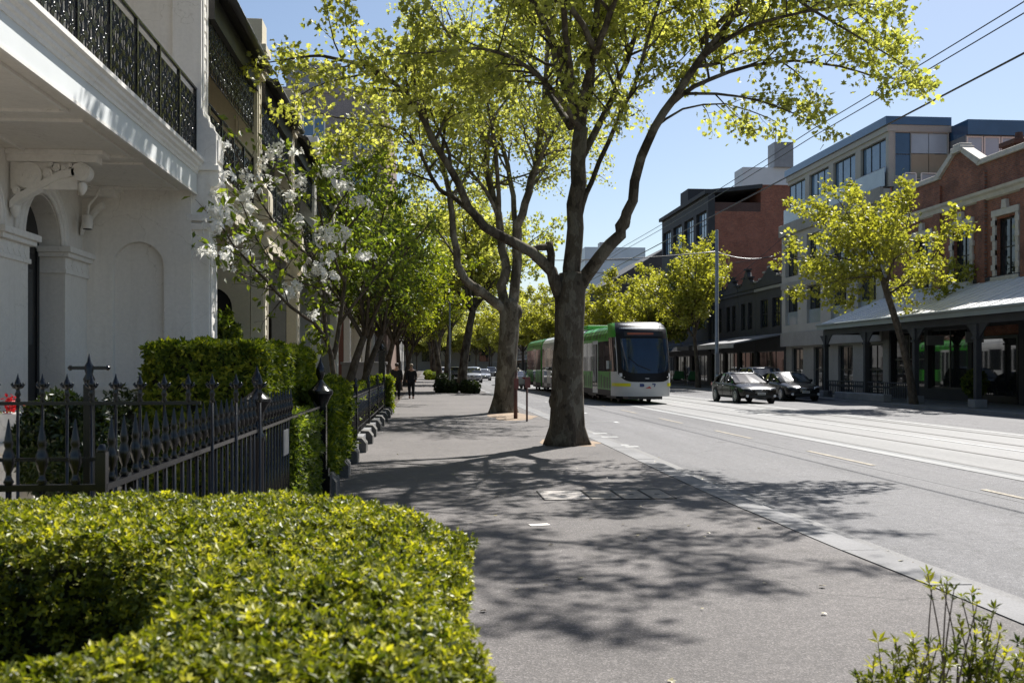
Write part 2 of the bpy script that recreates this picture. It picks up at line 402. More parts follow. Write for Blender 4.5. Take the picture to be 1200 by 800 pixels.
# service pit lids set in the footpath
lidm = mat('pale concrete lid', (.34,.31,.28), .8, .12, 2, .15, 40)
lidm2 = mat('brown steel lid', (.18,.155,.13), .7, .2, 2, .2, 40)
for i, (xa, xb, m_, lab) in enumerate(((1.42,1.97,lidm,'pale concrete service pit lid in the footpath, leftmost of a row'),(2.0,2.36,lidm2,'brown service pit lid beside the pale concrete one'),
        (2.39,2.72,lidm2,'narrow brown service pit lid, third from the left of a row'),(2.75,3.02,lidm2,'narrow brown service pit lid at the kerb end of a row'))):
    t = thing('pit_lid', lab, 'pit lid', (xa,11.9,0), 0, 'service pit lids in the footpath')
    q = MB(); q.box(xa,xb,11.9,12.75,-.03,.007); bevel(q.build('lid', m_, t), .004)
    q = MB()
    for (a,b,c,d) in ((xa-.012,xb+.012,11.885,11.9),(xa-.012,xb+.012,12.75,12.765),(xa-.012,xa,11.9,12.75),(xb,xb+.012,11.9,12.75)): q.box(a,b,c,d,-.03,.009)
    q.build('frame', M['dark'], t)
    q = MB(); q.box((xa+xb)/2-.03,(xa+xb)/2+.03,12.3,12.34,.0,.0095); q.build('lift_slot', M['dark'], t)
q = MB(); pp = G(632,615); q.obox((pp.x,pp.y,.004),(.1,.02,0),(-.01,.05,0),(0,0,.003)); tag(q.build('paper_scrap', M['white']), 'small white scrap of paper lying on the asphalt footpath', 'litter')
# ================================================================ IRON LACE
def spiral(c, r, turns, sgn, ph, n=14):
    out = []
    for i in range(n+1):
        t = i/n; a = ph + sgn*turns*2*math.pi*t; rr = r*(1-t*.82)
        out.append((c[0]+rr*math.cos(a), c[1]+rr*math.sin(a)))
    return out
def lace_panel(X, y0, y1, z0, z1, rr=.011, cell=.30, dense=1):
    q = MB(); n = max(1, round((y1-y0)/cell)); w = (y1-y0)/n; h = z1-z0
    L = lambda pts, r=rr: q.tube([(X, u, z) for u, z in pts], r, 4, 0, True, False)
    for i in range(n):
        a = y0+i*w; c = a+w/2
        if dense > 1: L([(a, z0),(a, z1)], rr*.9)
        for sx in (-1,1):
            L(spiral((c+sx*w*.24, z0+h*.2), w*.22, 1.3, sx, math.pi/2))
            L(spiral((c+sx*w*.24, z0+h*.46), w*.2, 1.3, -sx, -math.pi/2))
            L(spiral((c+sx*w*.24, z0+h*.74), w*.22, 1.3, sx, -math.pi/2))
            L([(c, z0+h*.02),(c+sx*w*.12,z0+h*.15),(c+sx*w*.42,z0+h*.32),(c+sx*w*.3,z0+h*.5),(c+sx*w*.06,z0+h*.62),(c+sx*w*.4,z0+h*.86),(c+sx*w*.2,z1)])
        L([(c,z0),(c,z1)], rr*1.2)
        for k in range(4):
            zz = z0+h*(.14+.24*k); q.obox((X,c,zz),(.008,0,0),(0,.034,.034),(0,-.02,.02))
            q.obox((X,c+w*.38,zz+.08),(.006,0,0),(0,.03,.014),(0,-.012,.03)); q.obox((X,c-w*.38,zz+.08),(.006,0,0),(0,.03,-.014),(0,.012,.03))
    return q
# ================================================================ TERRACE HOUSES
XF, XB = -5.0, -3.4           # facade plane, balcony edge
def arc_pts(c, r, zs, n=16): return [(c-r*math.cos(math.pi*i/n), zs+r*math.sin(math.pi*i/n)) for i in range(n+1)]
def fin(t, y, wm, tm, top, detail=True):
    """party wall that divides two verandahs, with an ornate pilaster on its street end"""
    q = MB(); q.box(XF,-3.45,y,y+.36,0,top); q.box(-5.2,-3.4,y-.05,y+.41,top,top+.16); bevel(q.build('party_wall', wm, t), .012)
    q = MB()
    q.box(-3.45,-3.2,y-.06,y+.42,0,3.75)                       # lower pilaster
    q.box(-3.5,-3.15,y-.1,y+.46,0,1.0)
    q.box(-3.2,-3.175,y-.02,y+.06,1.1,3.5); q.box(-3.2,-3.175,y+.3,y+.38,1.1,3.5); q.box(-3.2,-3.175,y+.06,y+.3,1.1,1.18); q.box(-3.2,-3.175,y+.06,y+.3,3.42,3.5)
    for k in range(11): q.box(-3.2,-3.185,y+.1,y+.26,1.25+k*.195,1.36+k*.195)
    q.box(-3.5,-3.14,y-.1,y+.46,3.62,3.72); q.box(-3.52,-3.1,y-.12,y+.48,3.75,3.85)
    # console
    q.prism([(-3.45,3.85),(-3.22,3.85),(-3.1,3.98),(-3.12,4.12),(-3.2,4.2),(-3.16,4.34),(-3.06,4.42),(-3.06,4.5),(-3.45,4.5)],'y',y-.03,y+.39)
    q.lathe([(.1,y-.055),(.1,y+.415)],(-3.2,0,4.02),12,axis='y'); q.lathe([(.085,y-.06),(.085,y+.42)],(-3.14,0,4.35),12,axis='y')
    q.box(-3.74,-3.06,y-.1,y+.46,4.5,4.58); q.box(-3.74,-3.1,y-.07,y+.43,4.58,5.05); q.box(-3.1,-3.08,y+.0,y+.36,4.66,4.98)
    q.prism([(-3.74,5.05),(-3.1,5.05),(-3.14,5.12),(-3.2,5.14),(-3.22,5.26),(-3.28,5.3),(-3.3,5.42),(-3.74,5.42)],'y',y-.06,y+.42)
    q.box(-3.74,-3.32,y-.05,y+.41,5.42,top-.5)
    q.box(-3.32,-3.3,y+.02,y+.08,5.55,top-1.0); q.box(-3.32,-3.3,y+.28,y+.34,5.55,top-1.0)
    for k in range(int((top-6.7)/.2)): q.box(-3.32,-3.306,y+.12,y+.24,5.62+k*.2,5.74+k*.2)
    q.box(-3.78,-3.24,y-.1,y+.46,top-.95,top-.85); q.box(-3.8,-3.2,y-.12,y+.48,top-.82,top-.7)
    q.lathe([(.12,y-.08),(.12,y+.44)],(-3.3,0,top-.6),12,axis='y'); q.box(-3.82,-3.14,y-.14,y+.5,top-.5,top-.36); q.box(-3.76,-3.22,y-.1,y+.46,top-.36,top+.14)
    bevel(q.build('pilaster', tm, t), .008)
def balcony(t, y0, y1, wm, tm, fm, im, zs=4.2, cell=.26, detail=True):
    q = MB(); q.box(XF,XB,y0,y1,zs,zs+.44); q.build('balcony_floor', wm, t)
    q = MB(); q.box(XB,XB+.02,y0,y1,zs-.03,zs+.24); q.build('fascia', fm, t)
    q = MB()
    q.prism([(XB,zs+.24),(XB+.035,zs+.24),(XB+.04,zs+.28),(XB+.06,zs+.30),(XB+.06,zs+.335),(XB+.095,zs+.36),(XB+.1,zs+.40),(XB+.135,zs+.42),(XB+.135,zs+.47),(XB,zs+.49)],'y',y0,y1)
    q.box(XB-.01,XB+.03,y0,y1,zs-.065,zs-.03)
    q.build('cornice', tm, t)
    if detail:
        q = MB(); zb = zs-.02
        n = max(1, round((y1-y0)/2.4))
        for i in range(n):
            a, b = y0+(y1-y0)*i/n+.18, y0+(y1-y0)*(i+1)/n-.18
            for (x0,x1,c,d) in ((XF+.2,XB-.2,a,a+.04),(XF+.2,XB-.2,b-.04,b),(XF+.2,XF+.24,a+.04,b-.04),(XB-.24,XB-.2,a+.04,b-.04)): q.box(x0,x1,c,d,zb-.012,zs+.001)
        q.build('ceiling_moulding', tm, t)
    z0, z1 = zs+.52, zs+1.5
    rail = MB(); rail.tube([(XB+.0,y0,z1),(XB+.0,y1,z1)],.028,8); rail.tube([(XB,y0,z0),(XB,y1,z0)],.015,6); rail.tube([(XB,y0,z1-.13),(XB,y1,z1-.13)],.012,6)
    n = max(1, round((y1-y0)/1.0))
    rr = rail.build('balcony_rail', im, t)
    for i in range(n+1):
        yy = y0+(y1-y0)*i/n; yy = min(max(yy,y0+.03),y1-.03)
        q = MB(); q.box(XB-.022,XB+.022,yy-.022,yy+.022,zs+.46,z1-.02); q.build('post', im, rr)
    for i in range(n):
        a, b = y0+(y1-y0)*i/n, y0+(y1-y0)*(i+1)/n
        lace_panel(XB,a+.03,b-.03,z0,z1-.13,.0088,cell,2).build('lace_panel', im, rr)
def verandah_roof(t, y0, y1, im, rm, ze=7.35, frieze=True, wallm=None):
    q = MB(); q.prism([(-3.12,ze+.06),(-3.12,ze+.14),(-5.2,ze+1.05),(-5.2,ze+.95)],'y',y0-.05,y1+.05); q.build('verandah_roof', rm, t)
    q = MB(); q.tube([(-3.08,y0-.1,ze+.08),(-3.08,y1+.05,ze+.08)],.075,8); q.box(-3.45,-3.3,y0,y1,ze-.32,ze+.08); q.build('gutter', M['darkroof'], t)
    q = MB(); q.box(-5.0,-3.45,y0,y1,ze-.06,ze-.02); q.build('verandah_ceiling', wallm or M['cream'], t)
    if frieze:
        n = max(1, round((y1-y0)/1.2))
        for i in range(n):
            a, b = y0+(y1-y0)*i/n, y0+(y1-y0)*(i+1)/n
            lace_panel(XB,a+.02,b-.02,ze-1.15,ze-.32,.011,.34,2).build('lace_frieze', im, t)
        q = MB(); q.tube([(XB,y0,ze-1.16),(XB,y1,ze-1.16)],.016,6); q.tube([(XB,y0,ze-.55),(XB,y1,ze-.55)],.012,6); q.build('frieze_rail', im, t)
def window(t, axis, X, y0, y1, z0, z1, fm, gm, mull=1, trans=1, fr=.06, out=1):
    """frame + pane in a wall of constant X facing out (+1 / -1)"""
    q = MB(); d0, d1 = sorted((X, X+out*.05))
    def bx(a,b,c,d,e0=d0,e1=d1):
        if axis == 'x': q.box(e0,e1,a,b,c,d)
        else: q.box(a,b,e0,e1,c,d)
    bx(y0,y1,z0,z0+fr); bx(y0,y1,z1-fr,z1); bx(y0,y0+fr,z0+fr,z1-fr); bx(y1-fr,y1,z0+fr,z1-fr)
    for i in range(mull): c = y0+(y1-y0)*(i+1)/(mull+1); bx(c-fr*.35,c+fr*.35,z0+fr,z1-fr)
    for i in range(trans): c = z0+(z1-z0)*(i+1)/(trans+1); bx(y0+fr,y1-fr,c-fr*.35,c+fr*.35,d0+.006,d1-.006)
    w = q.build('window', fm, t)
    q = MB(); e = X+out*.018; e0, e1 = sorted((e, X+out*.002))
    if axis == 'x': q.box(e0,e1,y0+fr*.5,y1-fr*.5,z0+fr*.5,z1-fr*.5)
    else: q.box(y0+fr*.5,y1-fr*.5,e0,e1,z0+fr*.5,z1-fr*.5)
    q.build('pane', gm, w)
    return w
# ---- white house (nearest)
h = thing('terrace_house', 'white stucco terrace house with arched doorway and black iron lace balcony', 'house', (-5,10,0), 0, 'terrace houses along the footpath')
q = MB()
q.box(-5.35,XF,4.0,10.75,0,4.2)
q.archwall('x',-5.35,XF,10.75,12.4,0,4.2,10.75,12.0,3.2); q.archwall('x',-5.35,XF,12.4,15.1,0,4.2,12.82,14.1,3.2)
q.box(-5.35,XF,4.0,15.1,4.2,8.4)
q.build('wall', M['white'], h)
q = MB()
for c in (11.375, 13.46):
    for r, rr in ((.67,.035),(.78,.045),(.88,.03)): q.tube([(XF+.02,u,z) for u, z in arc_pts(c, r, 3.22)], rr, 6)
    q.prism([(u,z) for u, z in arc_pts(c,.86,3.22)]+[(u,z) for u, z in reversed(arc_pts(c,.66,3.22))],'x',XF-.001,XF+.03)
q.build('arch_moulding', M['whitelight'], h)
for ya, yb in ((12.0,12.82),(14.1,15.04)):
    q = MB(); q.box(XF,XF+.07,ya-.0,yb,0,2.9); pr = q.build('pier', M['white'], h)
    q = MB(); q.box(XF-.3,XF+.1,ya-.04,yb+(.04 if yb<15 else 0),2.88,2.94); q.box(XF-.3,XF+.085,ya-.02,yb+(.02 if yb<15 else 0),2.94,3.1); q.box(XF-.3,XF+.15,ya-.09,yb+(.09 if yb<15 else 0),3.1,3.16); q.box(XF-.3,XF+.19,ya-.13,yb+(.13 if yb<15 else 0),3.16,3.24)
    for k in range(5):
        u = ya+.08+(yb-ya-.16)*k/4; q.obox((XF+.087,u,3.02),(.006,0,0),(0,.05,.05),(0,-.04,.04))
    bevel(q.build('capital', M['whitelight'], pr), .008)
for c, a, b in ((11.375,10.75,12.0),(13.46,12.82,14.1)):
    q = MB(); q.prism([(a+.002,0),(b-.002,0)]+list(reversed(arc_pts((a+b)/2,(b-a)/2-.002,3.2))),'x',-5.34,-5.27); d = q.build('door', M['black'], h)
    q = MB(); q.box(-5.27,-5.262,(a+b)/2-.38,(a+b)/2-.03,1.9,2.9); q.box(-5.27,-5.262,(a+b)/2+.03,(a+b)/2+.38,1.9,2.9); q.build('pane', M['glass'], d)
    q = MB(); q.box(-5.27,-5.255,(a+b)/2-.42,(a+b)/2+.42,3.12,3.17); q.box(-5.27,-5.25,a+.05,a+.13,0,3.2); q.box(-5.27,-5.25,b-.13,b-.05,0,3.2); q.build('door_frame', M['black'], d)
# niche layer on the party wall that faces us
q = MB(); q.archwall('y',14.985,15.1,XF,-3.45,1.3,4.2,-4.57,-3.84,3.07); q.box(XF,-3.45,14.95,15.1,0,1.3); q.box(XF,-3.45,14.92,15.1,1.26,1.32); q.build('niche_wall', M['white'], h)
fin(h, 15.1, M['white'], M['whitelight'], 8.3)
balcony(h, 4.0, 15.04, M['white'], M['whitelight'], M['bluewhite'], M['iron'])
verandah_roof(h, 4.0, 15.1, M['iron'], M['tin'], 8.2, False, M['white'])
# brackets that carry the balcony
def bracket(t, yc, w=.16, L=.95):
    q = MB(); y0, y1 = yc-w/2, yc+w/2
    q.box(XF,XF+L+.1,yc-.11,yc+.11,4.06,4.2); q.box(XF,XF+L+.18,yc-.15,yc+.15,4.14,4.2)
    cur = [(XF+.03,3.5),(XF+.12*L,3.58),(XF+.37*L,3.72),(XF+.63*L,3.86),(XF+.82*L,3.9)]
    poly = cur + [(a, z+.09) for a, z in reversed(cur)]
    q.prism(poly,'y',y0,y1)
    b = bevel(q.build('bracket', M['whitelight'], t), .008)
    if L < .6: return
    q = MB()
    q.lathe([(.11,y0),(.11,y1)],(XF+L-.1,0,3.95),22,axis='y'); q.lathe([(.075,y0-.012),(.075,y1+.012)],(XF+L-.1,0,3.95),18,axis='y'); q.lathe([(.035,y0-.022),(.035,y1+.022)],(XF+L-.1,0,3.95),12,axis='y')
    q.lathe([(.012,3.68),(.05,3.74),(.06,3.79),(.035,3.83)],(XF+L-.1,yc,0),10)
    q.box(XF+.02,XF+.8,yc-.025,yc+.025,3.74,4.07)
    q.lathe([(.16,y0+.01),(.16,y1-.01)],(XF+.24,0,3.9),18,axis='y'); q.lathe([(.115,y0-.005),(.115,y1+.005)],(XF+.24,0,3.9),16,axis='y'); q.lathe([(.045,y0-.02),(.045,y1+.02)],(XF+.24,0,3.9),10,axis='y')
    for k in range(6):
        a = k*math.pi/3; q.obox((XF+.24+.08*math.cos(a),yc,3.9+.08*math.sin(a)),(.026*math.cos(a),0,.026*math.sin(a)),(0,w/2+.012,0),(-.018*math.sin(a),0,.018*math.cos(a)))
    for k, (a, z, r) in enumerate(((.46,3.93,.06),(.56,4.0,.05),(.66,3.99,.045),(.5,4.03,.035),(.1,3.72,.05),(.72,4.03,.03))): q.lathe([(r,y0+.02),(r,y1-.02)],(XF+a,0,z),10,axis='y'); q.lathe([(r*.5,y0+.0),(r*.5,y1)],(XF+a,0,z),8,axis='y')
    q.lathe([(.02,3.4),(.06,3.47),(.055,3.54)],(XF+.07,yc,0),10)
    q.build('scroll', M['whitelight'], b)
bracket(h, 12.45); bracket(h, 14.88, .12, .42)
# security lamp
t = thing('security_lamp', 'small white security lamp hanging from the soffit on a bent conduit', 'lamp', (-4.76,14.6,3.75))
q = MB(); q.tube([(-4.62,14.6,4.18),(-4.68,14.6,4.02),(-4.78,14.6,3.9),(-4.8,14.6,3.74)],.018,8); q.build('conduit', M['whitelight'], t)
q = MB(); q.lathe([(.07,3.56),(.072,3.74),(.03,3.76)],(-4.8,14.6,0),14); q.build('housing', M['whitelight'], t)
q = MB(); q.lathe([(.06,3.553),(.06,3.562)],(-4.8,14.6,0),14); q.build('lens', M['dark'], t)
# ---- further houses
def house(y0, y1, wm, tm, label, detail=1, top=8.3, zs=4.2):
    t = thing('terrace_house', label, 'house', (-5,(y0+y1)/2,0), 0, 'terrace houses along the footpath')
    q = MB(); n = 2; w = (y1-y0)/2; holes = [(y0+w*i+w*.28,y0+w*i+w*.72,.5,2.9) for i in range(2)]+[(y0+w*i+w*.3,y0+w*i+w*.7,4.9,7.1) for i in range(2)]
    q.wall('x',-5.3,XF,y0,y1,0,8.4,holes); q.build('wall', wm, t)
    q = MB(); q.box(-14,-5.3,y0,y1,0,8.2); q.prism([(-5.1,8.4),(-5.1,8.6),(-9.5,10.4),(-14,8.6),(-14,8.2)],'y',y0,y1); q.build('roof', M['tin'], t)
    for a,b,c,d in holes: window(t,'x',-5.25,a,b,c,d,tm,M['glass'],0,1,.07)
    fin(t, y1, wm, tm, top)
    q = MB(); q.archwall('y',y1-.09,y1-.0,XF,-3.46,0,zs,-4.62,-3.8,2.75); q.build('arch_panel', wm, t)
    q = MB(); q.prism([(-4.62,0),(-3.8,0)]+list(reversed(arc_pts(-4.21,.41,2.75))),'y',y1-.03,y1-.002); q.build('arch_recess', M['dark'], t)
    balcony(t, y0+.44, y1-.1, wm, tm, tm, M['iron'], zs, .3 if detail else .6, bool(detail))
    verandah_roof(t, y0+.44, y1, M['iron'], M['darkroof'], 7.35, True, wm)
    # parapet with urns behind the verandah roof
    q = MB(); q.box(-5.4,-5.1,y0,y1,8.2,9.3); q.box(-5.45,-5.0,y0,y1,9.3,9.45); q.lathe([(.12,9.45),(.2,9.7),(.1,9.95),(.16,10.0),(.02,10.2)],(-5.2,y1,0),10); q.build('parapet', tm, t)
    return t
hc = house(15.46, 20.0, M['cream'], M['creamtrim'], 'cream terrace house with black lace frieze, second from the camera')
hg = house(20.36, 25.0, M['greyhouse'], M['cream'], 'grey terrace house behind the white blossoming tree')
hw = house(25.36, 30.0, mat('pale grey stucco',(.45,.45,.44),.8,.1,.8), M['white'], 'pale terrace house with white pilaster, mostly hidden by garden trees', 0)
brk = mat('red brown stucco', (.22,.1,.075), .85, .15, 1)
house(30.36, 36.0, mat('warm grey stucco',(.34,.32,.29),.8,.1,.8), M['white'], 'warm grey terrace house behind the leaning garden trunks', 0)
house(36.36, 42.0, brk, M['white'], 'red brown terrace house far along the row with white trim', 0)
house(42.36, 48.0, M['white'], M['whitelight'], 'white terrace house just before the last cream one', 0)
house(48.36, 54.0, M['cream'], M['white'], 'cream terrace house farthest along the row', 0)
house(54.36, 61.0, M['greyhouse'], M['white'], 'dark grey terrace house beside the apartment block', 0)
# ---- apartment block rising behind the row
ab = thing('apartment_building', 'tall mauve brown apartment block rising above the terrace roofs', 'apartment block', (-9,70,0))
am = brick('mauve brick', (.30,.24,.225),(.26,.21,.2),(.3,.26,.25),'y',1,.2)
q = MB(); X0, X1, Y0, Y1 = -11.5, -2.2, 62, 84
q.box(X0,X1-.6,Y0,Y1,0,18.4); q.box(X0-.1,X1-.5,Y0-.1,Y1,18.4,18.75); q.build('wall', am, ab)
q = MB(); q.box(X1-.6,X1-.25,Y0-.05,Y0+.5,0,18.4); q.box(X1-.6,X1-.3,Y0+.5,Y1,0,18.4); q.build('corner_pier', mat('orange brick',(.2,.13,.10),.85,.2,3), ab)
q = MB(); q.box(X0+2.5,X0+6,Y0+3,Y0+8,18.75,21.2); q.build('plant_room', M['tin'], ab)
for kz in range(5):
    for (xa,xb) in ((-10.8,-9.2),(-7.6,-6.2),(-4.9,-3.3)): window(ab,'y',Y0,xa,xb,2.2+kz*3.2,4.2+kz*3.2,M['white'],M['skytintglass'],1,0,.09,-1)
for i, (ya_, yb_, hh_, cc_, lab_) in enumerate(((85,97,9.5,(.3,.27,.22),'buff house beyond the apartment block'),(97.5,110,8.5,(.2,.12,.09),'brown house second beyond the apartment block'),(110.5,126,10,(.3,.3,.3),'grey house third beyond the apartment block'),(126.5,145,9,(.25,.2,.16),'fawn house fourth beyond the apartment block'),(145.5,175,10,(.18,.1,.08),'red brown house fifth beyond the apartment block'),(176,215,9,(.28,.27,.25),'pale house last beyond the apartment block'))):
    t = thing('street_house', lab_, 'house', (-5,(ya_+yb_)/2,0), 0, 'houses beyond the apartment block'); w_ = (yb_-ya_)/4
    hs_ = [(ya_+w_*k+w_*.3,ya_+w_*k+w_*.7,z_,z_+2) for k in range(4) for z_ in (.8,4.8)]
    q = MB(); q.wall('x',-5.4,-4.9,ya_,yb_,0,hh_,hs_); q.box(-15,-5.5,ya_,yb_,0,hh_-.5); q.build('wall', mat('house render %d' % i, cc_, .85, .15, 1), t)
    for h_ in hs_: window(t,'x',-5.2,*h_,M['white'],M['glass'],0,1,.1)
# ---- low rendered wall and box hedge beyond the second fence
q = MB(); q.box(-3.2,-1.55,38,38.3,0,1.7); q.box(-3.25,-1.5,37.96,38.34,1.7,1.8); tag(bevel(q.build('garden_wall', mat('grey render',(.3,.29,.28),.85,.1,1))), 'low grey rendered wall across the garden end beside the pedestrians', 'wall')
t = thing('gate_pillar', 'tall black pillar at the end of the rendered garden wall', 'gate post', (-1.6,36,0)); q = MB(); q.box(-1.72,-1.5,36,36.22,0,2.1); q.build('shaft', M['iron'], t); q = MB(); q.box(-1.76,-1.46,35.96,36.26,2.1,2.2); q.lathe([(.08,2.2),(.11,2.3),(.01,2.45)],(-1.61,36.11,0),8); q.build('cap', M['iron'], t)
# ================================================================ IRON FENCES
def picket_bm(zr, tip, x=.0, bar=.011, big=1.0):
    q = MB(); q.tube([(0,0,.05),(0,0,zr+.02)], bar, 6)
    h = tip-zr; r = .0215*big
    q.lathe([(bar,zr),(r*.95,zr+h*.06),(bar*1.1,zr+h*.13),(bar,zr+h*.2),(r*.8,zr+h*.25),(r*1.15,zr+h*.36),(r*1.05,zr+h*.46),(r*.62,zr+h*.56),(r*.8,zr+h*.61),(r*.72,zr+h*.7),(.002,zr+h)],(0,0,0),8)
    return q
def fleur_bm(zr, tip, bar=.009):
    q = MB(); q.tube([(0,0,.05),(0,0,zr+.02)], bar, 6); h = tip-zr
    q.lathe([(bar,zr),(.016,zr+h*.1),(.009,zr+h*.2),(.017,zr+h*.3),(.01,zr+h*.42),(.011,zr+h*.5),(.022,zr+h*.6),(.017,zr+h*.7),(.009,zr+h*.82),(.001,zr+h)],(0,0,0),8)
    for s in (-1,1): q.tube([(0,0,zr+h*.5),(s*.022,0,zr+h*.55),(s*.032,0,zr+h*.64),(s*.026,0,zr+h*.7)],[.008,.009,.008,.003],6)
    return q
FX = -1.26
def finial_post(t, x, y, wide, cap_z, tip_z, m, square=False, base=.12):
    q = MB(); w = wide*.24
    if square: q.box(x-w,x+w,y-w,y+w,0,cap_z-.1); q.box(x-w*1.7,x+w*1.7,y-w*1.7,y+w*1.7,0,.32); q.box(x-w*1.4,x+w*1.4,y-w*1.4,y+w*1.4,.32,.4)
    else: q.lathe([(w*1.3,0),(w*1.3,.2),(w,.26),(w,cap_z-.32),(w*1.2,cap_z-.3),(w*1.2,cap_z-.27),(w*.85,cap_z-.25),(w*.7,cap_z-.12)],(x,y,0),14)
    p = q.build('post', m, t)
    k = wide/.216; hh = (tip_z-cap_z)/.245
    prof = [(.045,-.165),(.05,-.115),(.085,-.045),(.108,-.02),(.108,0),(.07,.025),(.035,.055),(.018,.08),(.024,.09),(.039,.125),(.037,.155),(.018,.195),(.012,.205),(.003,.245)]
    q = MB(); q.lathe([(r*k, cap_z+z*hh) for r, z in prof],(x,y,0),18)
    esplit(q.build('finial', m, p))
t = thing('iron_fence', 'black iron spear fence with turned finial posts behind the front hedge', 'fence', (FX,4,0), 0, 'iron fences')
proto = picket_bm(1.14,1.40,big=1.02).build('picket', M['ironblue'], t, world=False)
first = True
def put(o, x, y, parent, rz=0):
    global first
    c = o if first else o.copy()
    if not first: COL.objects.link(c); c.parent = parent
    first = False
    b = ORIG[parent.name]; c.location = (x-b.x, y-b.y, 0); c.rotation_euler = (0,0,rz); return c
yy = 4.12
while yy < 9.4:
    if abs(yy-7.55) > .1: put(proto, FX, yy, t)
    yy += .165
xx = FX-.1
while xx > -2.5: put(proto, xx, 4.0, t); xx -= .125
q = MB(); q.box(FX-.02,FX+.02,4.0,11.9,1.12,1.145); q.build('rail', M['ironblue'], t); q = MB(); q.box(FX-.018,FX+.018,4.0,11.9,.18,.205); q.build('rail', M['ironblue'], t)
q = MB(); q.box(-2.6,FX-.021,3.985,4.015,1.12,1.145); q.build('rail', M['ironblue'], t); q = MB(); q.box(-2.6,FX-.021,3.985,4.015,.18,.205); q.build('rail', M['ironblue'], t)
q = MB(); q.box(FX-.019,FX+.019,3.98,4.02,0,1.27); q.lathe([(.019,1.27),(.021,1.28),(.01,1.3)],(FX,4,0),10); q.build('post', M['ironblue'], t)
finial_post(t, FX, 7.55, .216, 1.365, 1.61, M['ironblue'])
finial_post(t, FX, 12.0, .30, 1.32, 1.72, M['ironblue'], True)
q = MB(); q.box(FX+.022,FX+.03,8.75,9.05,.83,1.05); q.build('name_plate', mat('grey plate',(.22,.22,.22),.5), t)
t = thing('iron_fence', 'tall thin iron fence with fleur finials standing behind the spear fence', 'fence', (-3.3,5.7,0), 0, 'iron fences')
proto = fleur_bm(1.40,1.565).build('picket', M['ironblue'], t, world=False); first = True
for i in range(16): put(proto, -2.93+i*.131+.03, 5.7, t)
q = MB(); q.box(-3.5,FX,5.69,5.71,1.39,1.41); q.build('rail', M['ironblue'], t); q = MB(); q.box(-3.5,FX,5.69,5.71,1.08,1.1); q.build('rail', M['ironblue'], t)
q = MB(); xx = P(126,430,6.1).x; q.box(xx-.025,xx+.025,5.93,5.98,0,1.5); q.box(xx-.11,xx+.11,5.945,5.965,1.585,1.605); q.lathe([(.025,1.5),(.035,1.53),(.02,1.56),(.03,1.6),(.012,1.63),(.001,1.68)],(xx,5.955,0),8)
for s in (-1,1): q.lathe([(.004,xx+s*.12),(.016,xx+s*.11),(.016,xx+s*.1)],(0,5.955,1.595),8,axis='x')
q.build('cross_post', M['ironblue'], t)
# fence of the next garden with its stone plinth
t = thing('iron_fence', 'low plain iron fence on stepped bluestone beside the far hedge', 'fence', (-1.4,16,0), 0, 'iron fences')
q = MB(); q.box(-1.42,-1.38,15.6,33,1.02,1.05); q.build('rail', M['iron'], t); q = MB(); q.box(-1.42,-1.38,15.6,33,.36,.385); q.build('rail', M['iron'], t)
q = MB(); q.tube([(0,0,.25),(0,0,1.02)],.013,6); q.lathe([(.013,1.02),(.022,1.05),(.001,1.12)],(0,0,0),6); proto = q.build('picket', M['iron'], t, world=False); first = True
yy = 15.7
while yy < 32.9: put(proto, -1.4, yy, t); yy += .18
for yy in (15.6,19.9,24.2,28.6,33): q = MB(); q.box(-1.44,-1.36,yy-.04,yy+.04,.2,1.2); q.lathe([(.05,1.2),(.06,1.24),(.02,1.28),(.04,1.33),(.002,1.4)],(-1.4,yy,0),8); q.build('post', M['iron'], t)
pl = thing('stone_plinth', 'stepped bluestone plinth blocks along the foot of the garden fence', 'plinth', (-1.3,12,0))
q = MB(); q.box(-1.6,-1.26,12.25,38,-.1,.22); q.build('base_course', M['bluestone'], pl)
yy = 12.5
first = True
q = MB(); q.prism([(-.12,-.02),(.13,-.02),(.13,.17),(.05,.27),(-.12,.28)],'y',0,.5); proto = bevel(q.build('buttress_stone', mat('warm bluestone',(.115,.108,.098),.85,.3,2,.25,40), pl, world=False), .015)
while yy < 37: put(proto, -1.27+random.uniform(-.02,.02), yy, pl, random.uniform(-.04,.04)); yy += 2.1
# white planter with a red flower
t = thing('planter', 'white square garden planter on a plinth by the arched doorway', 'planter', (-3.25,7.6,0))
q = MB(); q.box(-3.65,-2.92,7.4,8.0,0,.98); q.box(-3.7,-2.87,7.36,8.04,.98,1.05); bevel(q.build('plinth', M['white'], t), .01)
q = MB(); q.box(-3.12,-2.9,7.42,7.62,1.05,1.27); bevel(q.build('pot', M['whitelight'], t), .01)

def litter():
    r = np.random.default_rng(17); n = 150; y = 1.5+r.gamma(2.0,6,n); x = np.where(r.uniform(size=n) < .55, np.array([kerb_x(min(v,300)) for v in y])+r.normal(.12,.12,n), r.uniform(-1.1,3.4,n))
    kx = np.array([kerb_x(min(v,300)) for v in y]); z = np.where(x > kx-.01, ROADZ+.012, .012)
    return np.c_[x,y,z]
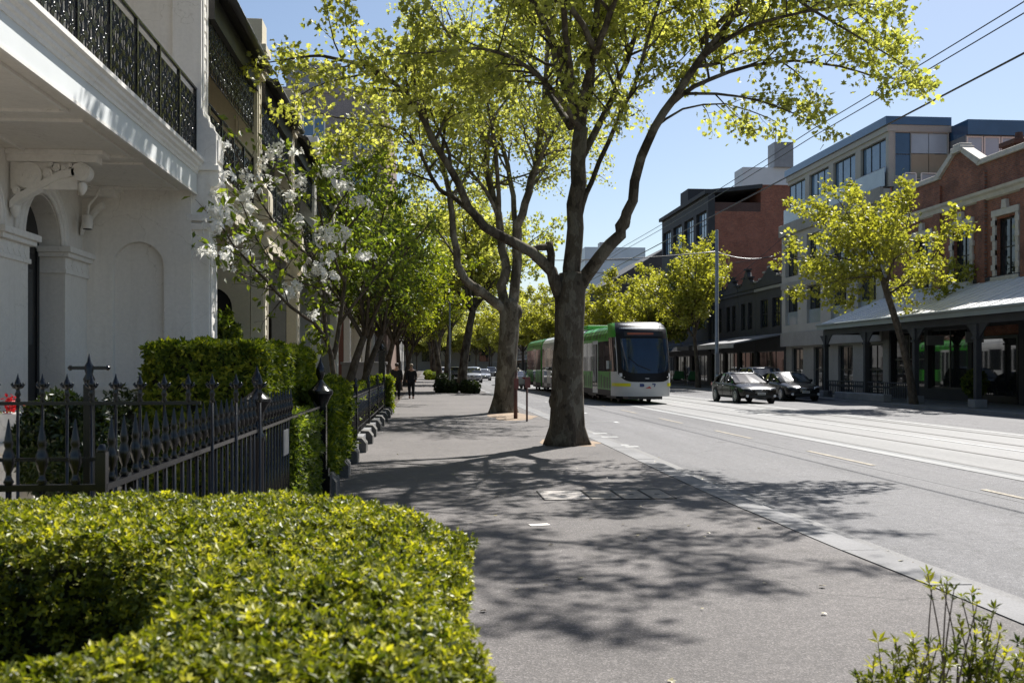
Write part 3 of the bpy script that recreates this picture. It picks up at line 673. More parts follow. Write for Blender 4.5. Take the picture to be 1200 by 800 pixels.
# ================================================================ VEGETATION
TEMPL = {
 'oval': (np.array([(0,0,0),(-.24,.45,.07),(0,1,-.04),(.24,.45,.07)]), np.array([(0,1,2),(0,2,3)][0:2])),
 'long': (np.array([(0,0,0),(-.16,.5,.05),(0,1,-.05),(.16,.5,.05)]), np.array([(0,1,2),(0,2,3)])),
 'lobed': (np.array([(0,0,0),(0,.5,0),(0,1,-.1),(-.5,.22,.1),(-.26,.48,.06),(-.44,.78,.02),(-.16,.72,0),(.5,.22,.1),(.26,.48,.06),(.44,.78,.02),(.16,.72,0)]),
           np.array([(0,1,4,3),(1,6,5,4),(1,2,2,6),(0,7,8,1),(1,8,9,10),(1,10,2,2)])),
 'petal': (np.array([(0,0,0),(-.32,.55,.12),(0,1,-.02),(.32,.55,.12)]), np.array([(0,1,2),(0,2,3)])),
}
TEMPL['lobed'] = (TEMPL['lobed'][0], np.array([(0,1,4),(0,4,3),(1,6,5),(1,5,4),(1,2,6),(0,7,8),(0,8,1),(1,8,9),(1,9,10),(1,10,2)]))
def unit(a): return a/np.maximum(np.linalg.norm(a, axis=1, keepdims=True), 1e-9)
def leaf_cloud(name, C, size, m, parent, tmpl='lobed', up=.5, sj=.35, dirs=None, droop=0.0, seed=0, rnd=None, normals=None):
    r = np.random.default_rng(seed); C = np.asarray(C, float); n = len(C)
    tv, tf = TEMPL[tmpl]
    if normals is None: N = unit(r.normal(size=(n,3))*.8 + np.array([0,0,up]))
    else: N = unit(normals + r.normal(size=(n,3))*.35)
    D = r.normal(size=(n,3)) if dirs is None else dirs + r.normal(size=(n,3))*.45
    D[:,2] -= droop
    D = unit(D - N*np.sum(D*N,1,keepdims=True)); R = np.cross(D, N)
    s = size*(1 + r.uniform(-sj, sj, n))
    V = C[:,None,:] + s[:,None,None]*(tv[None,:,0:1]*R[:,None,:] + tv[None,:,1:2]*D[:,None,:] + tv[None,:,2:3]*N[:,None,:])
    Fc = (np.arange(n)[:,None,None]*len(tv) + tf[None]).reshape(-1,3)
    rr = r.uniform(0,1,n) if rnd is None else np.clip(rnd + r.uniform(-.3,.3,n), 0, 1)
    return np_mesh(name, V.reshape(-1,3), Fc, m, parent, np.repeat(rr, len(tv)))
def smooth_path(pts, step):
    pts = [Vector(p) for p in pts]
    if len(pts) == 2: pts = [pts[0], pts[0].lerp(pts[1], .5), pts[1]]
    out = []; n = len(pts)
    for i in range(n-1):
        p0, p1, p2, p3 = pts[max(i-1,0)], pts[i], pts[i+1], pts[min(i+2,n-1)]
        k = max(2, int((p2-p1).length/step))
        for j in range(k):
            t = j/k; t2, t3 = t*t, t*t*t
            out.append(.5*((2*p1)+(p2-p0)*t+(2*p0-5*p1+4*p2-p3)*t2+(3*p1-p0-3*p2+p3)*t3))
    out.append(pts[-1]); return out
class Grow:
    def __init__(s, seed): s.r = random.Random(seed); s.mb = MB(); s.leaf = []; s.tips = []; s.slim = .8
    def tube(s, path, r0, r1, n):
        k = len(path); s.mb.tube(path, [r0+(r1-r0)*(i/(k-1))**.85 for i in range(k)], n, 0, True, True)
    def limb(s, pts, r0, r1, level, start=.25, n=10, step=.35, every=.5, length=1.8, leafstep=.13, jit=.14, droop=.12, wob=.05, leaf_r=.03, maxlev=2, upb=.15, leafstart=.15):
        r = s.r; path = smooth_path(pts, step); r0 *= s.slim; r1 *= .8
        for i in range(1, len(path)-1):
            path[i] = path[i] + Vector((r.gauss(0,wob), r.gauss(0,wob), r.gauss(0,wob)))*min(1, 3*(r0 if r0 < .3 else .3))
        s.tube(path, r0, r1, n); s.kids(path, r0, r1, level, start, every, length, leafstep, jit, droop, maxlev, upb)
    def kids(s, path, r0, r1, level, start, every, length, leafstep, jit, droop, maxlev, upb):
        if start >= 1: return
        r = s.r; cum = [0]
        for a, b in zip(path, path[1:]): cum.append(cum[-1]+(b-a).length)
        tot = cum[-1]; pos_ = tot*start + r.uniform(0, every)
        while pos_ < tot:
            i = max(j for j in range(len(cum)) if cum[j] <= pos_ + 1e-6); i = min(i, len(path)-2)
            t = (pos_-cum[i])/max(1e-6, cum[i+1]-cum[i]); p = path[i].lerp(path[i+1], t)
            tan = (path[i+1]-path[i]).normalized(); f = pos_/tot
            ax = tan.orthogonal().normalized(); ax.rotate(Matrix.Rotation(r.uniform(0, 2*math.pi), 3, tan))
            d = (tan*r.uniform(.35,.9) + ax*r.uniform(.6,1.0) + Vector((0,0,upb))).normalized()
            L = length*(1-.45*f)*r.uniform(.6,1.25); rr = min((r0+(r1-r0)*f)*.55, .012+.02*L)
            s.twig(p, d, L, rr, level+1, leafstep, jit, droop, maxlev, upb)
            pos_ += every*r.uniform(.6,1.4)
        s.twig(path[-1], (path[-1]-path[-2]).normalized(), length*.5, r1, level+1, leafstep, jit, droop, maxlev, upb)
    def twig(s, p, d, L, rr, level, leafstep, jit, droop, maxlev, upb):
        r = s.r; k = max(3, int(L/.28)); path = [Vector(p)]; dd = Vector(d)
        for i in range(k):
            dd = (dd + Vector((r.gauss(0,.16), r.gauss(0,.16), r.gauss(0,.14)-droop*(.3 if level < maxlev else 1)))).normalized()
            path.append(path[-1] + dd*(L/k))
        s.tube(path, rr, max(.003, rr*.3), 5 if level < maxlev else 4)
        if level < maxlev:
            s.kids(path, rr, rr*.35, level, .2, .3+.1*L, L*.5, leafstep, jit, droop, maxlev, upb)
        q = .0
        tot = L
        st = .3 if level < maxlev else .15
        q = tot*st
        while q < tot:
            i = min(int(q/tot*k), k-1); b = path[i].lerp(path[i+1], q/tot*k-i)
            s.leaf.append(b + Vector((r.gauss(0,jit), r.gauss(0,jit), r.gauss(0,jit))))
            q += leafstep*r.uniform(.5,1.5)
        for _ in range(7): s.leaf.append(path[-1] + Vector((r.gauss(0,jit*.7), r.gauss(0,jit*.7), r.gauss(0,jit*.6))))
def lay(pts): return [P(*p) for p in pts]
def flare_trunk(mb, pts, rads, n=18, lobes=5, amp=.16, seed=1):
    """trunk with a fluted root flare"""
    path = smooth_path(pts, .18); k = len(path); r = random.Random(seed); cum = [0]
    for a, b in zip(path, path[1:]): cum.append(cum[-1]+(b-a).length)
    src = [0]
    for a, b in zip(pts, pts[1:]): src.append(src[-1]+(Vector(b)-Vector(a)).length)
    tot0, tot1 = src[-1], cum[-1]; rings = []; ph = [r.uniform(0,6.28) for _ in range(4)]
    for i, p in enumerate(path):
        s = cum[i]/tot1*tot0; j = max(x for x in range(len(src)) if src[x] <= s+1e-6); j = min(j, len(src)-2)
        t = (s-src[j])/(src[j+1]-src[j]); rr = rads[j]+(rads[j+1]-rads[j])*t
        h = cum[i]; fl = amp*math.exp(-h*1.6)
        ring = []
        for q in range(n):
            a = 2*math.pi*q/n
            k2 = 1 + fl*math.cos(lobes*a+ph[0]) + fl*.6*math.cos(3*a+ph[1]) + .035*math.cos(2*a+ph[2]+h*.9) + .025*math.cos(4*a+ph[3]-h*1.7) + r.uniform(-.012,.012)
            ring.append((p.x+rr*k2*math.cos(a), p.y+rr*k2*math.sin(a), p.z))
        rings.append(ring)
    mb.loft(rings)
# ---------------------------------------------------------------- great plane tree in the foreground
D1 = 20.5
b1 = G(663,521)
t1 = thing('plane_tree', 'largest plane tree with forked dark trunk standing nearest at the kerb', 'tree', b1, 0, 'plane trees along the near kerb')
gr = Grow(11)
flare_trunk(gr.mb, lay([(663,524,D1),(663,500,D1),(664,470,D1),(665,430,D1),(667,390,D1),(668,350,D1),(671,320,D1)]), [.47,.355,.325,.31,.30,.31,.27], 22, 5, .2)
LB = dict(level=0, every=.25, length=2.1, leafstep=.0185, jit=.125, droop=.10)
gr.limb(lay([(670,335,D1),(673,290,D1),(675,240,D1),(678,190,D1),(681,150,D1)]), .24,.185,0,start=2,n=14,wob=.04)
gr.limb(lay([(668,352,D1),(686,325,D1-.1),(705,299,D1-.3),(723,276,D1-.4),(733,257,D1-.5),(739,236,D1-.6),(750,186,D1-.8),(766,152,D1-1),(793,111,D1-1.2),(824,65,D1-1.4),(855,27,D1-1.6),(900,-25,D1-1.8),(950,-90,D1-2)]), .2,.05,start=.55,n=12,wob=.05,**LB)
gr.limb(lay([(668,365,D1),(655,344,D1-.1),(645,315,D1-.2),(622,296,D1-.4),(584,276,D1-.6),(557,253,D1-.8),(543,228,D1-1),(522,190,D1-1.3),(481,116,D1-1.8),(444,86,D1-2),(402,71,D1-2.2),(362,66,D1-2.3)]), .185,.03,start=.5,n=12,wob=.05,**LB)
gr.limb(lay([(557,253,D1-.8),(530,229,D1-.4),(515,222,D1-.1),(497,190,D1),(480,160,D1),(443,145,D1+.1),(395,138,D1)]), .08,.02,start=.3,n=8,wob=.05,**LB)
gr.limb(lay([(645,315,D1-.2),(646,297,D1-.2),(644,284,D1-.2)]), .11,.10,0,start=2,n=9); gr.mb.tube(lay([(646,289,D1-.2),(632,290,D1-.3),(622,293,D1-.35)]),[.08,.065,.05],8)
gr.limb(lay([(681,156,D1),(668,118,D1+.2),(655,85,D1+.5),(645,40,D1+.8),(636,-10,D1+1),(620,-80,D1+1.2)]), .12,.03,start=.3,n=10,**LB)
gr.limb(lay([(681,156,D1),(674,140,D1-.4),(652,110,D1-1),(620,80,D1-1.8),(585,62,D1-2.4),(540,58,D1-3),(500,62,D1-3.3)]), .09,.02,start=.25,n=9,**LB)
gr.limb(lay([(681,152,D1),(690,110,D1),(695,60,D1-.2),(699,0,D1-.3),(703,-80,D1-.4),(700,-170,D1-.4)]), .13,.03,start=.2,n=10,**LB)
gr.limb(lay([(679,190,D1),(700,150,D1+.4),(720,110,D1+.8),(742,50,D1+1.2),(760,-20,D1+1.6),(775,-100,D1+2)]), .11,.03,start=.3,n=10,**LB)
gr.limb(lay([(676,275,D1),(683,240,D1),(693,212,D1),(713,165,D1-.4),(743,100,D1-.8),(766,23,D1-1.2),(790,-60,D1-1.6)]), .085,.03,start=.35,n=9,**LB)
gr.limb(lay([(782,128,D1-1.1),(800,110,D1-1.1),(830,94,D1-1.1),(880,77,D1-1),(930,72,D1-.9),(985,78,D1-.8),(1030,92,D1-.7)]), .075,.02,start=.2,n=8,level=0,every=.42,length=1.7,leafstep=.02,jit=.115,droop=.22)
gr.limb(lay([(800,110,D1-1.1),(840,110,D1-1.5),(890,118,D1-1.9),(935,135,D1-2.2)]), .045,.015,start=.15,n=6,level=0,every=.4,length=1.3,leafstep=.02,jit=.115,droop=.25)
gr.limb(lay([(767,150,D1-1),(800,118+10,D1-.7),(850,122,D1-.4),(900,138,D1-.2)]), .04,.012,start=.3,n=6,level=0,every=.45,length=1.0,leafstep=.07,jit=.14,droop=.3)
gr.limb(lay([(900,-25,D1-1.8),(950,10,D1-2),(1000,40,D1-2),(1050,70,D1-1.9)]), .05,.015,start=.1,n=6,level=0,every=.4,length=1.6,leafstep=.02,jit=.115,droop=.2)
gr.limb(lay([(824,65,D1-1.4),(880,30,D1-1.8),(940,15,D1-2.2),(1000,5,D1-2.4)]), .06,.02,start=.15,n=7,level=0,every=.45,length=1.7,leafstep=.02,jit=.115,droop=.15)
# limbs out of the picture above, towards and away from us (they cast the shade on the footpath)
b = Vector(b1)
for pts, r0 in (([(3.0,20.2,6.6),(3.4,18.2,8.2),(4.0,16.6,9.6),(4.8,15,10.6),(5.3,13.8,11)],.11), ([(3.0,20.2,6.6),(2.4,17.8,8.6),(1.8,15.6,10),(1.6,13.8,10.8)],.1),
                ([(3.1,20.5,7.4),(1.6,19.4,9.6),(.2,18.4,11),(-1.2,17.4,11.8)],.1), ([(3.2,20.5,8.5),(3.4,20.8,11),(3.3,21,13.2)],.1),
                ([(3.0,20.6,6.6),(2.3,22.6,8.6),(1.8,24.4,10)],.1), ([(5.4,19.3,8),(7,18.2,9.6),(8.6,17.2,10.4)],.09), ([(3.2,20.5,8),(5,22,10.4),(6.4,23,11.6)],.09),
                ([(3.2,18.8,7.7),(1.4,16.6,9.4),(.2,14.6,10.4)],.08), ([(3.6,17.6,8.6),(3.4,15,10),(3,13,10.6)],.08), ([(4.2,16,9.6),(6.2,15.6,10.6),(7.6,15.2,11)],.07), ([(1.6,19.4,9.6),(-.4,20.4,11),(-2,21,11.4)],.07), ([(2.4,17.8,8.6),(.6,17.6,10.4),(-1,15.8,11)],.07), ([(7,18.2,9.6),(8.2,20,10.4),(9,21.4,10.6)],.06), ([(3.3,20.7,10),(4.8,18.6,12),(5.6,17,12.6)],.07), ([(3.3,20.7,10),(1.8,19,12.4),(.8,17.4,13)],.07)):
    gr.limb([Vector(p) for p in pts], r0, .03, start=.3, n=8, **{**LB, 'every':.36, 'length':2.3})
for (px_,py_,dd,r_) in ((732,260,-.42,.12),(650,470,.12,.13),(674,240,.0,.11)):
    c_ = P(px_,py_,D1+dd); gr.mb.tube([c_+Vector((0,0,h_)) for h_ in (-r_*1.5,-r_*.9,0,r_*.9,r_*1.5)],[.02,r_*.8,r_,r_*.8,.02],10)
gr.mb.build('trunk', M['bark'], t1)
leaf_cloud('crown', gr.leaf, .097, M['leaf'], t1, 'lobed', .35, .4, droop=.5, seed=1)
print('LEAF tree1', len(gr.leaf))
# ---------------------------------------------------------------- second plane tree
D2 = 35.2
b2 = G(592,483)
t2 = thing('plane_tree', 'multi stemmed plane tree with pale trunk rising from sandy dirt behind the nearest one', 'tree', b2, 0, 'plane trees along the near kerb')
gr = Grow(23)
flare_trunk(gr.mb, lay([(590,486,D2),(591,465,D2),(593,440,D2),(595,410,D2),(597,385,D2),(597,365,D2),(597,350,D2)]), [.54,.40,.36,.34,.345,.35,.29], 18, 5, .2, 3)
L2 = dict(level=0, every=.34, length=2.8, leafstep=.03, jit=.18, droop=.08)
gr.limb(lay([(592,368,D2),(578,352,D2-.2),(560,340,D2-.4),(546,328,D2-.5),(537,308,D2-.6),(532,275,D2-.7),(528,238,D2-.8),(520,200,D2-1),(505,150,D2-1.3),(480,100,D2-1.8)]), .24,.05,start=.5,n=11,wob=.05,**L2)
gr.limb(lay([(590,360,D2),(589,335,D2),(595,316,D2),(588,292,D2+.2),(586,262,D2+.3),(573,212,D2+.5),(565,150,D2+.6),(545,100,D2+.7),(530,40,D2+.8)]), .24,.06,start=.4,n=11,**L2)
gr.limb(lay([(600,360,D2),(605,325,D2),(606,285,D2),(611,250,D2-.3),(627,195,D2-.6),(636,130,D2-.9),(641,70,D2-1.2),(642,0,D2-1.4),(645,-60,D2-1.6)]), .25,.06,start=.35,n=11,**L2)
gr.limb(lay([(604,300,D2),(604,262,D2+.2),(597,205,D2+.6),(582,145,D2+1),(566,95,D2+1.4),(548,40,D2+1.8)]), .15,.05,start=.3,n=9,**L2)
gr.limb(lay([(586,262,D2+.3),(570,225,D2-.4),(540,190,D2-1.2),(505,172,D2-2),(460,165,D2-2.6)]), .1,.03,start=.25,n=8,**L2)
gr.limb(lay([(611,250,D2-.3),(620,225,D2+.8),(640,195,D2+1.8),(655,170,D2+2.6),(690,140,D2+3)]), .12,.04,start=.3,n=8,**L2)
gr.limb(lay([(573,212,D2+.5),(590,150,D2+1.4),(606,100,D2+2),(612,40,D2+2.4)]), .1,.04,start=.3,n=8,**L2)
gr.limb(lay([(537,308,D2-.6),(520,280,D2),(500,255,D2+.6),(478,240,D2+1)]), .06,.02,start=.2,n=7,**L2)
for pts, r0 in (([P(611,250,D2-.3),(4.3,33.6,9.6),(6.5,31.6,12)],.12), ([P(586,262,D2+.3),(2,33.5,10.5),(-.4,31,13.5)],.12), ([P(611,250,D2-.3),(4.4,36,9.8),(6,37,12)],.12)):
    gr.limb([Vector(p) for p in pts], r0, .04, start=.3, n=8, **L2)
for (px_,py_,dd,r_) in ((606,366,.05,.2),(560,341,-.35,.14),(586,440,.1,.17)):
    c_ = P(px_,py_,D2+dd); gr.mb.tube([c_+Vector((0,0,h_)) for h_ in (-r_*1.5,-r_*.9,0,r_*.9,r_*1.5)],[.02,r_*.8,r_,r_*.8,.02],10)
gr.mb.build('trunk', M['barkpale'], t2)
leaf_cloud('crown', gr.leaf, .1, M['leaf'], t2, 'lobed', .35, .4, droop=.4, seed=2, rnd=np.full(len(gr.leaf), .6))
print('LEAF tree2', len(gr.leaf))
# ---------------------------------------------------------------- generic street trees
def gen_tree(label, loc, h, spread, trunk_r, fork, seed, lm, lsize, bm, lean=(0,0), nl=6, leafstep=.24, every=.8, group=None, cat='tree', name='plane_tree', upb=.15, length=None, droop=.06, jit=.2, tmpl='lobed', rnd=None, rise=.75):
    t = thing(name, label, cat, loc, 0, group)
    g_ = Grow(seed); r = random.Random(seed); L = Vector(loc)
    top = L + Vector((lean[0], lean[1], fork))
    flare_trunk(g_.mb, [L-Vector((0,0,.1)), L+Vector((lean[0]*.15,lean[1]*.15,fork*.3)), L+Vector((lean[0]*.55,lean[1]*.55,fork*.68)), top], [trunk_r*1.35, trunk_r, trunk_r*.88, trunk_r*.75], 12, 4, .12, seed)
    ln = length or spread*.42
    for i in range(nl):
        a = 2*math.pi*(i+r.uniform(-.3,.3))/nl; out = spread*r.uniform(.6,1.0)*(.35 if i % 3 == 0 else .95); up = (h-fork)*r.uniform(.55,.95)*(1.0 if i % 3 == 0 else rise)
        e = top + Vector((math.cos(a)*out, math.sin(a)*out, up)); m1 = top.lerp(e, .35) + Vector((0,0,up*.08)); m2 = top.lerp(e,.7)+Vector((0,0,up*.1))
        g_.limb([top-Vector((0,0,.15)), m1, m2, e], trunk_r*.5, .025, 0, .2, 7, .5, every, ln, leafstep, jit, droop, .06, maxlev=2, upb=upb)
    g_.mb.build('trunk', bm, t)
    leaf_cloud('crown', g_.leaf, lsize, lm, t, tmpl, .35, .4, droop=.3, seed=seed, rnd=rnd)
    print(label[:30], len(g_.leaf)); return t
GR = 'plane trees on the far footpath'
# slanting young tree before the verandah shop
D = 43.0
tp = thing('plane_tree', 'young yellow leaved plane tree with slanting trunk before the verandah shop', 'tree', Vector((21.0,YX(1071,21.0),0)), 0, GR)
gr = Grow(31); D = DX(1071,21.0)
flare_trunk(gr.mb, lay([(1071,476,D),(1066,440,D),(1058,405,D),(1048,370,D),(1040,345,D),(1034,325,D)]), [.2,.16,.15,.145,.14,.12], 12, 4, .1, 4)
L3 = dict(level=0, every=.34, length=1.75, leafstep=.032, jit=.17, droop=.05)
for pts, r0 in (([(1040,345,D),(1030,310,D),(1018,270,D),(1008,235,D+.3)],.08), ([(1036,330,D),(1010,310,D-.5),(975,300,D-1),(935,302,D-1.2)],.065), ([(1036,335,D),(1050,300,D-.4),(1062,265,D-.8),(1070,238,D-1)],.07),
                ([(1040,345,D),(1070,325,D-.6),(1095,300,D-1.2),(1112,270,D-1.5)],.065), ([(1034,325,D),(1000,290,D+1),(965,262,D+1.6),(945,248,D+2)],.06), ([(1030,310,D),(1035,275,D+1.2),(1040,245,D+2)],.06),
                ([(1038,340,D),(1060,335,D+1.2),(1092,330,D+2),(1115,322,D+2.4)],.05), ([(1034,325,D),(1005,325,D-1.5),(970,332,D-2.2),(950,336,D-2.5)],.05), ([(1030,310,D),(1005,270,D-1),(985,238,D-1.4)],.05), ([(1040,340,D),(1045,310,D-2),(1060,295,D-3)],.05)):
    gr.limb(lay(pts), r0, .018, start=.2, n=7, **L3)
gr.mb.build('trunk', M['bark2'], tp); leaf_cloud('crown', gr.leaf, .15, M['leafy'], tp, 'lobed', .35, .4, droop=.3, seed=31); print('slant', len(gr.leaf))
gen_tree('full round yellow plane tree beside the street light pole', (20.9,YX(818,20.9),0), 12.2, 4.6, .17, 4.0, 41, M['leafy'], .2, M['bark2'], (-.3,0), 10, .042, .45, GR)
far_proto = gen_tree('round yellow plane tree just above the tram roof', (20.8,YX(715,20.8),0), 12.0, 5.4, .2, 3.4, 43, M['leafy'], .26, M['bark2'], (0,0), 11, .045, .5, GR)
M['leafb'] = leafmat('bright garden leaf', (.09,.125,.012), (.19,.22,.02), (.33,.33,.04), .55)
def recopy(src, x, y, rz, sc, label, group=None):
    c = copy_tree(src); c.location = (x,y,0); c.rotation_euler = (0,0,rz); c.scale = (sc,sc,sc*random.uniform(.94,1.08)); c['label'] = label
    if group: c['group'] = group
    ORIG[c.name] = Vector((x,y,0)); return c
recopy(far_proto, 20.8, 88, 1.3, .93, 'yellow plane tree behind the tree beside the street light pole', GR)
for i, (yy, sc) in enumerate(((136,1.1),(160,1.25),(186,1.3),(214,1.5),(246,1.5),(284,1.6),(330,1.7))):
    recopy(far_proto, 20.8+random.uniform(-.4,.4), yy, i*1.9, sc, 'yellow plane tree in the distant row along the far footpath', 'distant plane trees on the far footpath')
for i, (x_, y_, s_) in enumerate(((-16,402,1.6),(-10,398,1.8),(-4,403,1.7),(2,397,1.8),(8,402,1.9),(14,398,1.8),(20,403,1.9),(26,399,1.7),(32,402,1.8))):
    recopy(far_proto, x_, y_, i*1.3, s_, 'far tree standing in the row that closes the end of the street', 'trees closing the end of the street')
# near row continuing down the footpath
NR = 'plane trees along the near kerb'
n3 = gen_tree('slightly leaning plane tree rising from the low shrub bed', (2.35,YX(541,2.35),0), 14.5, 6.2, .3, 5.4, 51, M['leaf'], .2, M['bark'], (.75,0), 11, .05, .42, NR, rnd=None)
for i, (px, yy, sc) in enumerate(((518.5,92,.95),(511,112,1.05),(507,138,1),(505,166,1.05),(504,205,1.1),(503,250,1.1))):
    recopy(n3, (px-500)*yy/1167+.4, yy, 1.1+i*2.3, sc, 'green plane tree in the receding row along the near footpath' if i > 1 else ('dark trunked plane tree, second beyond the low shrub bed','plane tree third beyond the low shrub bed')[i], NR)
# trees of the front gardens on the left
GG = 'garden trees before the terrace houses'
gt = gen_tree('dark leaning garden tree behind the low iron fence', (-2.35,YX(402,-2.35),0), 7.4, 2.6, .13, 2.5, 61, M['leafg'], .16, M['bark2'], (.55,.6), 9, .075, .32, GG, name='garden_tree', jit=.16, tmpl='oval', droop=.05)
gt2 = gen_tree('second leaning garden tree with dense green crown over the fence', (-2.2,YX(417,-2.2)+1,0), 7.8, 2.8, .12, 2.7, 63, M['leafg'], .17, M['bark2'], (.75,.5), 10, .07, .34, GG, name='garden_tree', jit=.17, tmpl='oval', droop=.05)
gt3 = gen_tree('bright green garden tree beyond the rendered wall', (-2.0,46,0), 8.8, 3.8, .14, 2.8, 65, M['leafb'], .2, M['bark2'], (.5,-.3), 12, .04, .34, GG, name='garden_tree', jit=.18, tmpl='oval', droop=.05)
for i, (x, yy, sc, rz, lab) in enumerate(((-2.3,37,.95,.8,'bushy green garden tree behind the pedestrians, nearest the rendered wall'),(-1.9,56,1.15,3.6,'tall green garden tree far along the footpath'),(-1.9,70,1.2,5.1,'bright green garden tree below the apartment block'),(-1.9,88,1.3,.4,'green garden tree at the far end of the houses'),(-2.0,110,1.4,2.4,'distant green garden tree, last along the footpath'))):
    recopy(gt3 if i else gt2, x, yy, rz, sc, lab, GG)
# white blossoming tree
db = 20.0
tb = thing('blossom_tree', 'small multi stemmed tree with clusters of white blossom before the cream house', 'tree', P(392,455,db), 0)
gr = Grow(71)
base = P(388,500,db); base.z = 0
LBt = dict(level=0, every=.24, length=.8, leafstep=.035, jit=.1, droop=.05)
for pts, r0 in (([(388,515,db),(391,440,db),(383,395,db-.2),(378,340,db-.4),(362,300,db-.7),(352,260,db-1)],.10), ([(384,400,db),(368,378,db-.8),(340,360,db-1.9),(312,330,db-3.2),(285,300,db-4.2),(262,268,db-5.2),(245,250,db-5.8)],.05),
                ([(390,420,db),(398,380,db+.2),(404,330,db+.3),(405,270,db+.4),(410,220,db+.3)],.075), ([(398,380,db),(420,350,db),(445,320,db),(462,295,db)],.045), ([(362,300,db-.7),(330,270,db-1.8),(305,235,db-2.8),(288,200,db-3.6),(275,178,db-4.3)],.035),
                ([(378,340,db-.4),(352,330,db-1.2),(322,310,db-2.4),(300,280,db-3.2),(284,240,db-3.8)],.035), ([(352,260,db-1),(340,220,db-1.2),(333,185,db-1.4)],.03), ([(404,330,db),(380,270,db-.5),(372,225,db-.6),(380,190,db-.6)],.04),
                ([(312,330,db-3.2),(285,322,db-4.1),(262,305,db-5),(252,292,db-5.4)],.02), ([(405,270,db),(430,240,db),(440,210,db)],.035), ([(380,270,db-.5),(400,235,db-1),(425,200,db-1.2)],.03)):
    gr.limb(lay(pts), r0, .012, start=.35, n=8, wob=.08, **LBt)
gr.mb.build('trunk', M['bark2'], tb)
lv = np.array(gr.leaf); pxs = lv[:,0]/lv[:,1]
keep = rng.uniform(size=len(lv)) < np.where(pxs < -.14, .16, np.where(pxs < -.11, .5, .9))
leaf_cloud('crown', lv[keep], .15, M['leafg'], tb, 'oval', .4, .4, droop=.5, seed=71, rnd=np.full(keep.sum(), .6)); print('blossom', keep.sum())
blo = [(273,172),(262,232),(243,245),(258,210),(290,215),(300,195),(282,228),(318,178),(341,175),(330,172),(342,228),(352,208),(384,205),(402,214),(267,243),(285,240),(247,262),(262,258),(272,280),(250,290),(258,302),(285,290),(268,310),(303,315),(340,345),(355,330),(374,322),(392,278),(382,268),(405,270),(388,300),(372,285),(330,342),(395,322),(414,296),(300,262),(310,215),(288,200),(270,265),(367,365),(415,238),(345,265)]
BC = []; BN = []
for i, (px, py) in enumerate(blo):
    dbl = min(db-1.6, 3.0*F/(500-px)); kb_ = dbl/18.4; c = P(px, py, dbl) + Vector((random.gauss(0,.06), random.gauss(0,.15), random.gauss(0,.05)))
    for k in range(random.choice((8,11,14,18))):
        f = c + Vector((random.gauss(0,.085), random.gauss(0,.085), random.gauss(0,.06)))*kb_
        ax = ((f-c)*9 + Vector((random.gauss(0,.4), random.gauss(0,.4)-.3, random.gauss(.3,.4)))).normalized(); u = ax.orthogonal().normalized(); w = ax.cross(u)
        for j in range(5):
            a = j*2*math.pi/5+k; dv = u*math.cos(a)+w*math.sin(a); BC.append((f, dv+ax*.25, ax))
leaf_cloud('blossom', [c for c,_,_ in BC], .074, M['petal'], tb, 'petal', seed=5, dirs=np.array([d*2.5 for _,d,_ in BC]), normals=np.array([n*2 for _,_,n in BC]))
# ---------------------------------------------------------------- hedges
def hedge_leaves(pts, nrm, n_per, size, r, spread=.02):
    """rosettes of small upright leaves"""
    n = len(pts); C = np.repeat(pts, n_per, 0) + r.normal(size=(n*n_per,3))*spread*.35
    A = unit(np.repeat(nrm + r.normal(size=(n,3))*.35 + np.array([0,0,.45]), n_per, 0))
    ang = np.tile(np.arange(n_per)*2*np.pi/n_per, n) + np.repeat(r.uniform(0,6.28,n), n_per)
    U = unit(np.cross(A, np.array([.3,.5,.81]))); W = np.cross(A, U)
    rad_ = U*np.cos(ang)[:,None] + W*np.sin(ang)[:,None]
    el = np.tile(np.linspace(.15,1.3,n_per), n)[:,None]
    D = unit(rad_ + A*el); N = unit(A - D*np.sum(A*D,1,keepdims=True)*.8)
    return C, D, N
def rosette_cloud(name, pts, nrm, n_per, size, m, parent, seed, spread=.02, tmpl='oval', tone=None):
    r = np.random.default_rng(seed); C, D, N = hedge_leaves(np.asarray(pts), np.asarray(nrm), n_per, size, r, spread)
    rnd = np.repeat(np.clip(r.normal(.45,.3,len(pts)) if tone is None else tone + r.normal(0,.2,len(pts)),0,1), n_per)
    s = np.repeat(r.uniform(.65,1.25,len(pts)), n_per)
    tv, tf = TEMPL[tmpl]; n = len(C); sz = size*s*r.uniform(.8,1.2,n)
    D = unit(D + r.normal(size=(n,3))*.18); R = unit(np.cross(D, N)); N2 = np.cross(R, D)
    V = C[:,None,:] + sz[:,None,None]*(tv[None,:,0:1]*R[:,None,:] + tv[None,:,1:2]*D[:,None,:] + tv[None,:,2:3]*N2[:,None,:])
    Fc = (np.arange(n)[:,None,None]*len(tv)+tf[None]).reshape(-1,3)
    return np_mesh(name, V.reshape(-1,3), Fc, m, parent, np.repeat(np.clip(rnd + r.uniform(-.15,.15,n),0,1), len(tv)))
def vnoise(x, y, z, s, seed=0):
    k = seed*1.7
    return (np.sin(x*s*1.3+k+np.sin(y*s*.9+k))+np.sin(y*s*1.1-k+np.sin(z*s*1.2))+np.sin(z*s*1.4+k*2+np.sin(x*s*.8)))/3
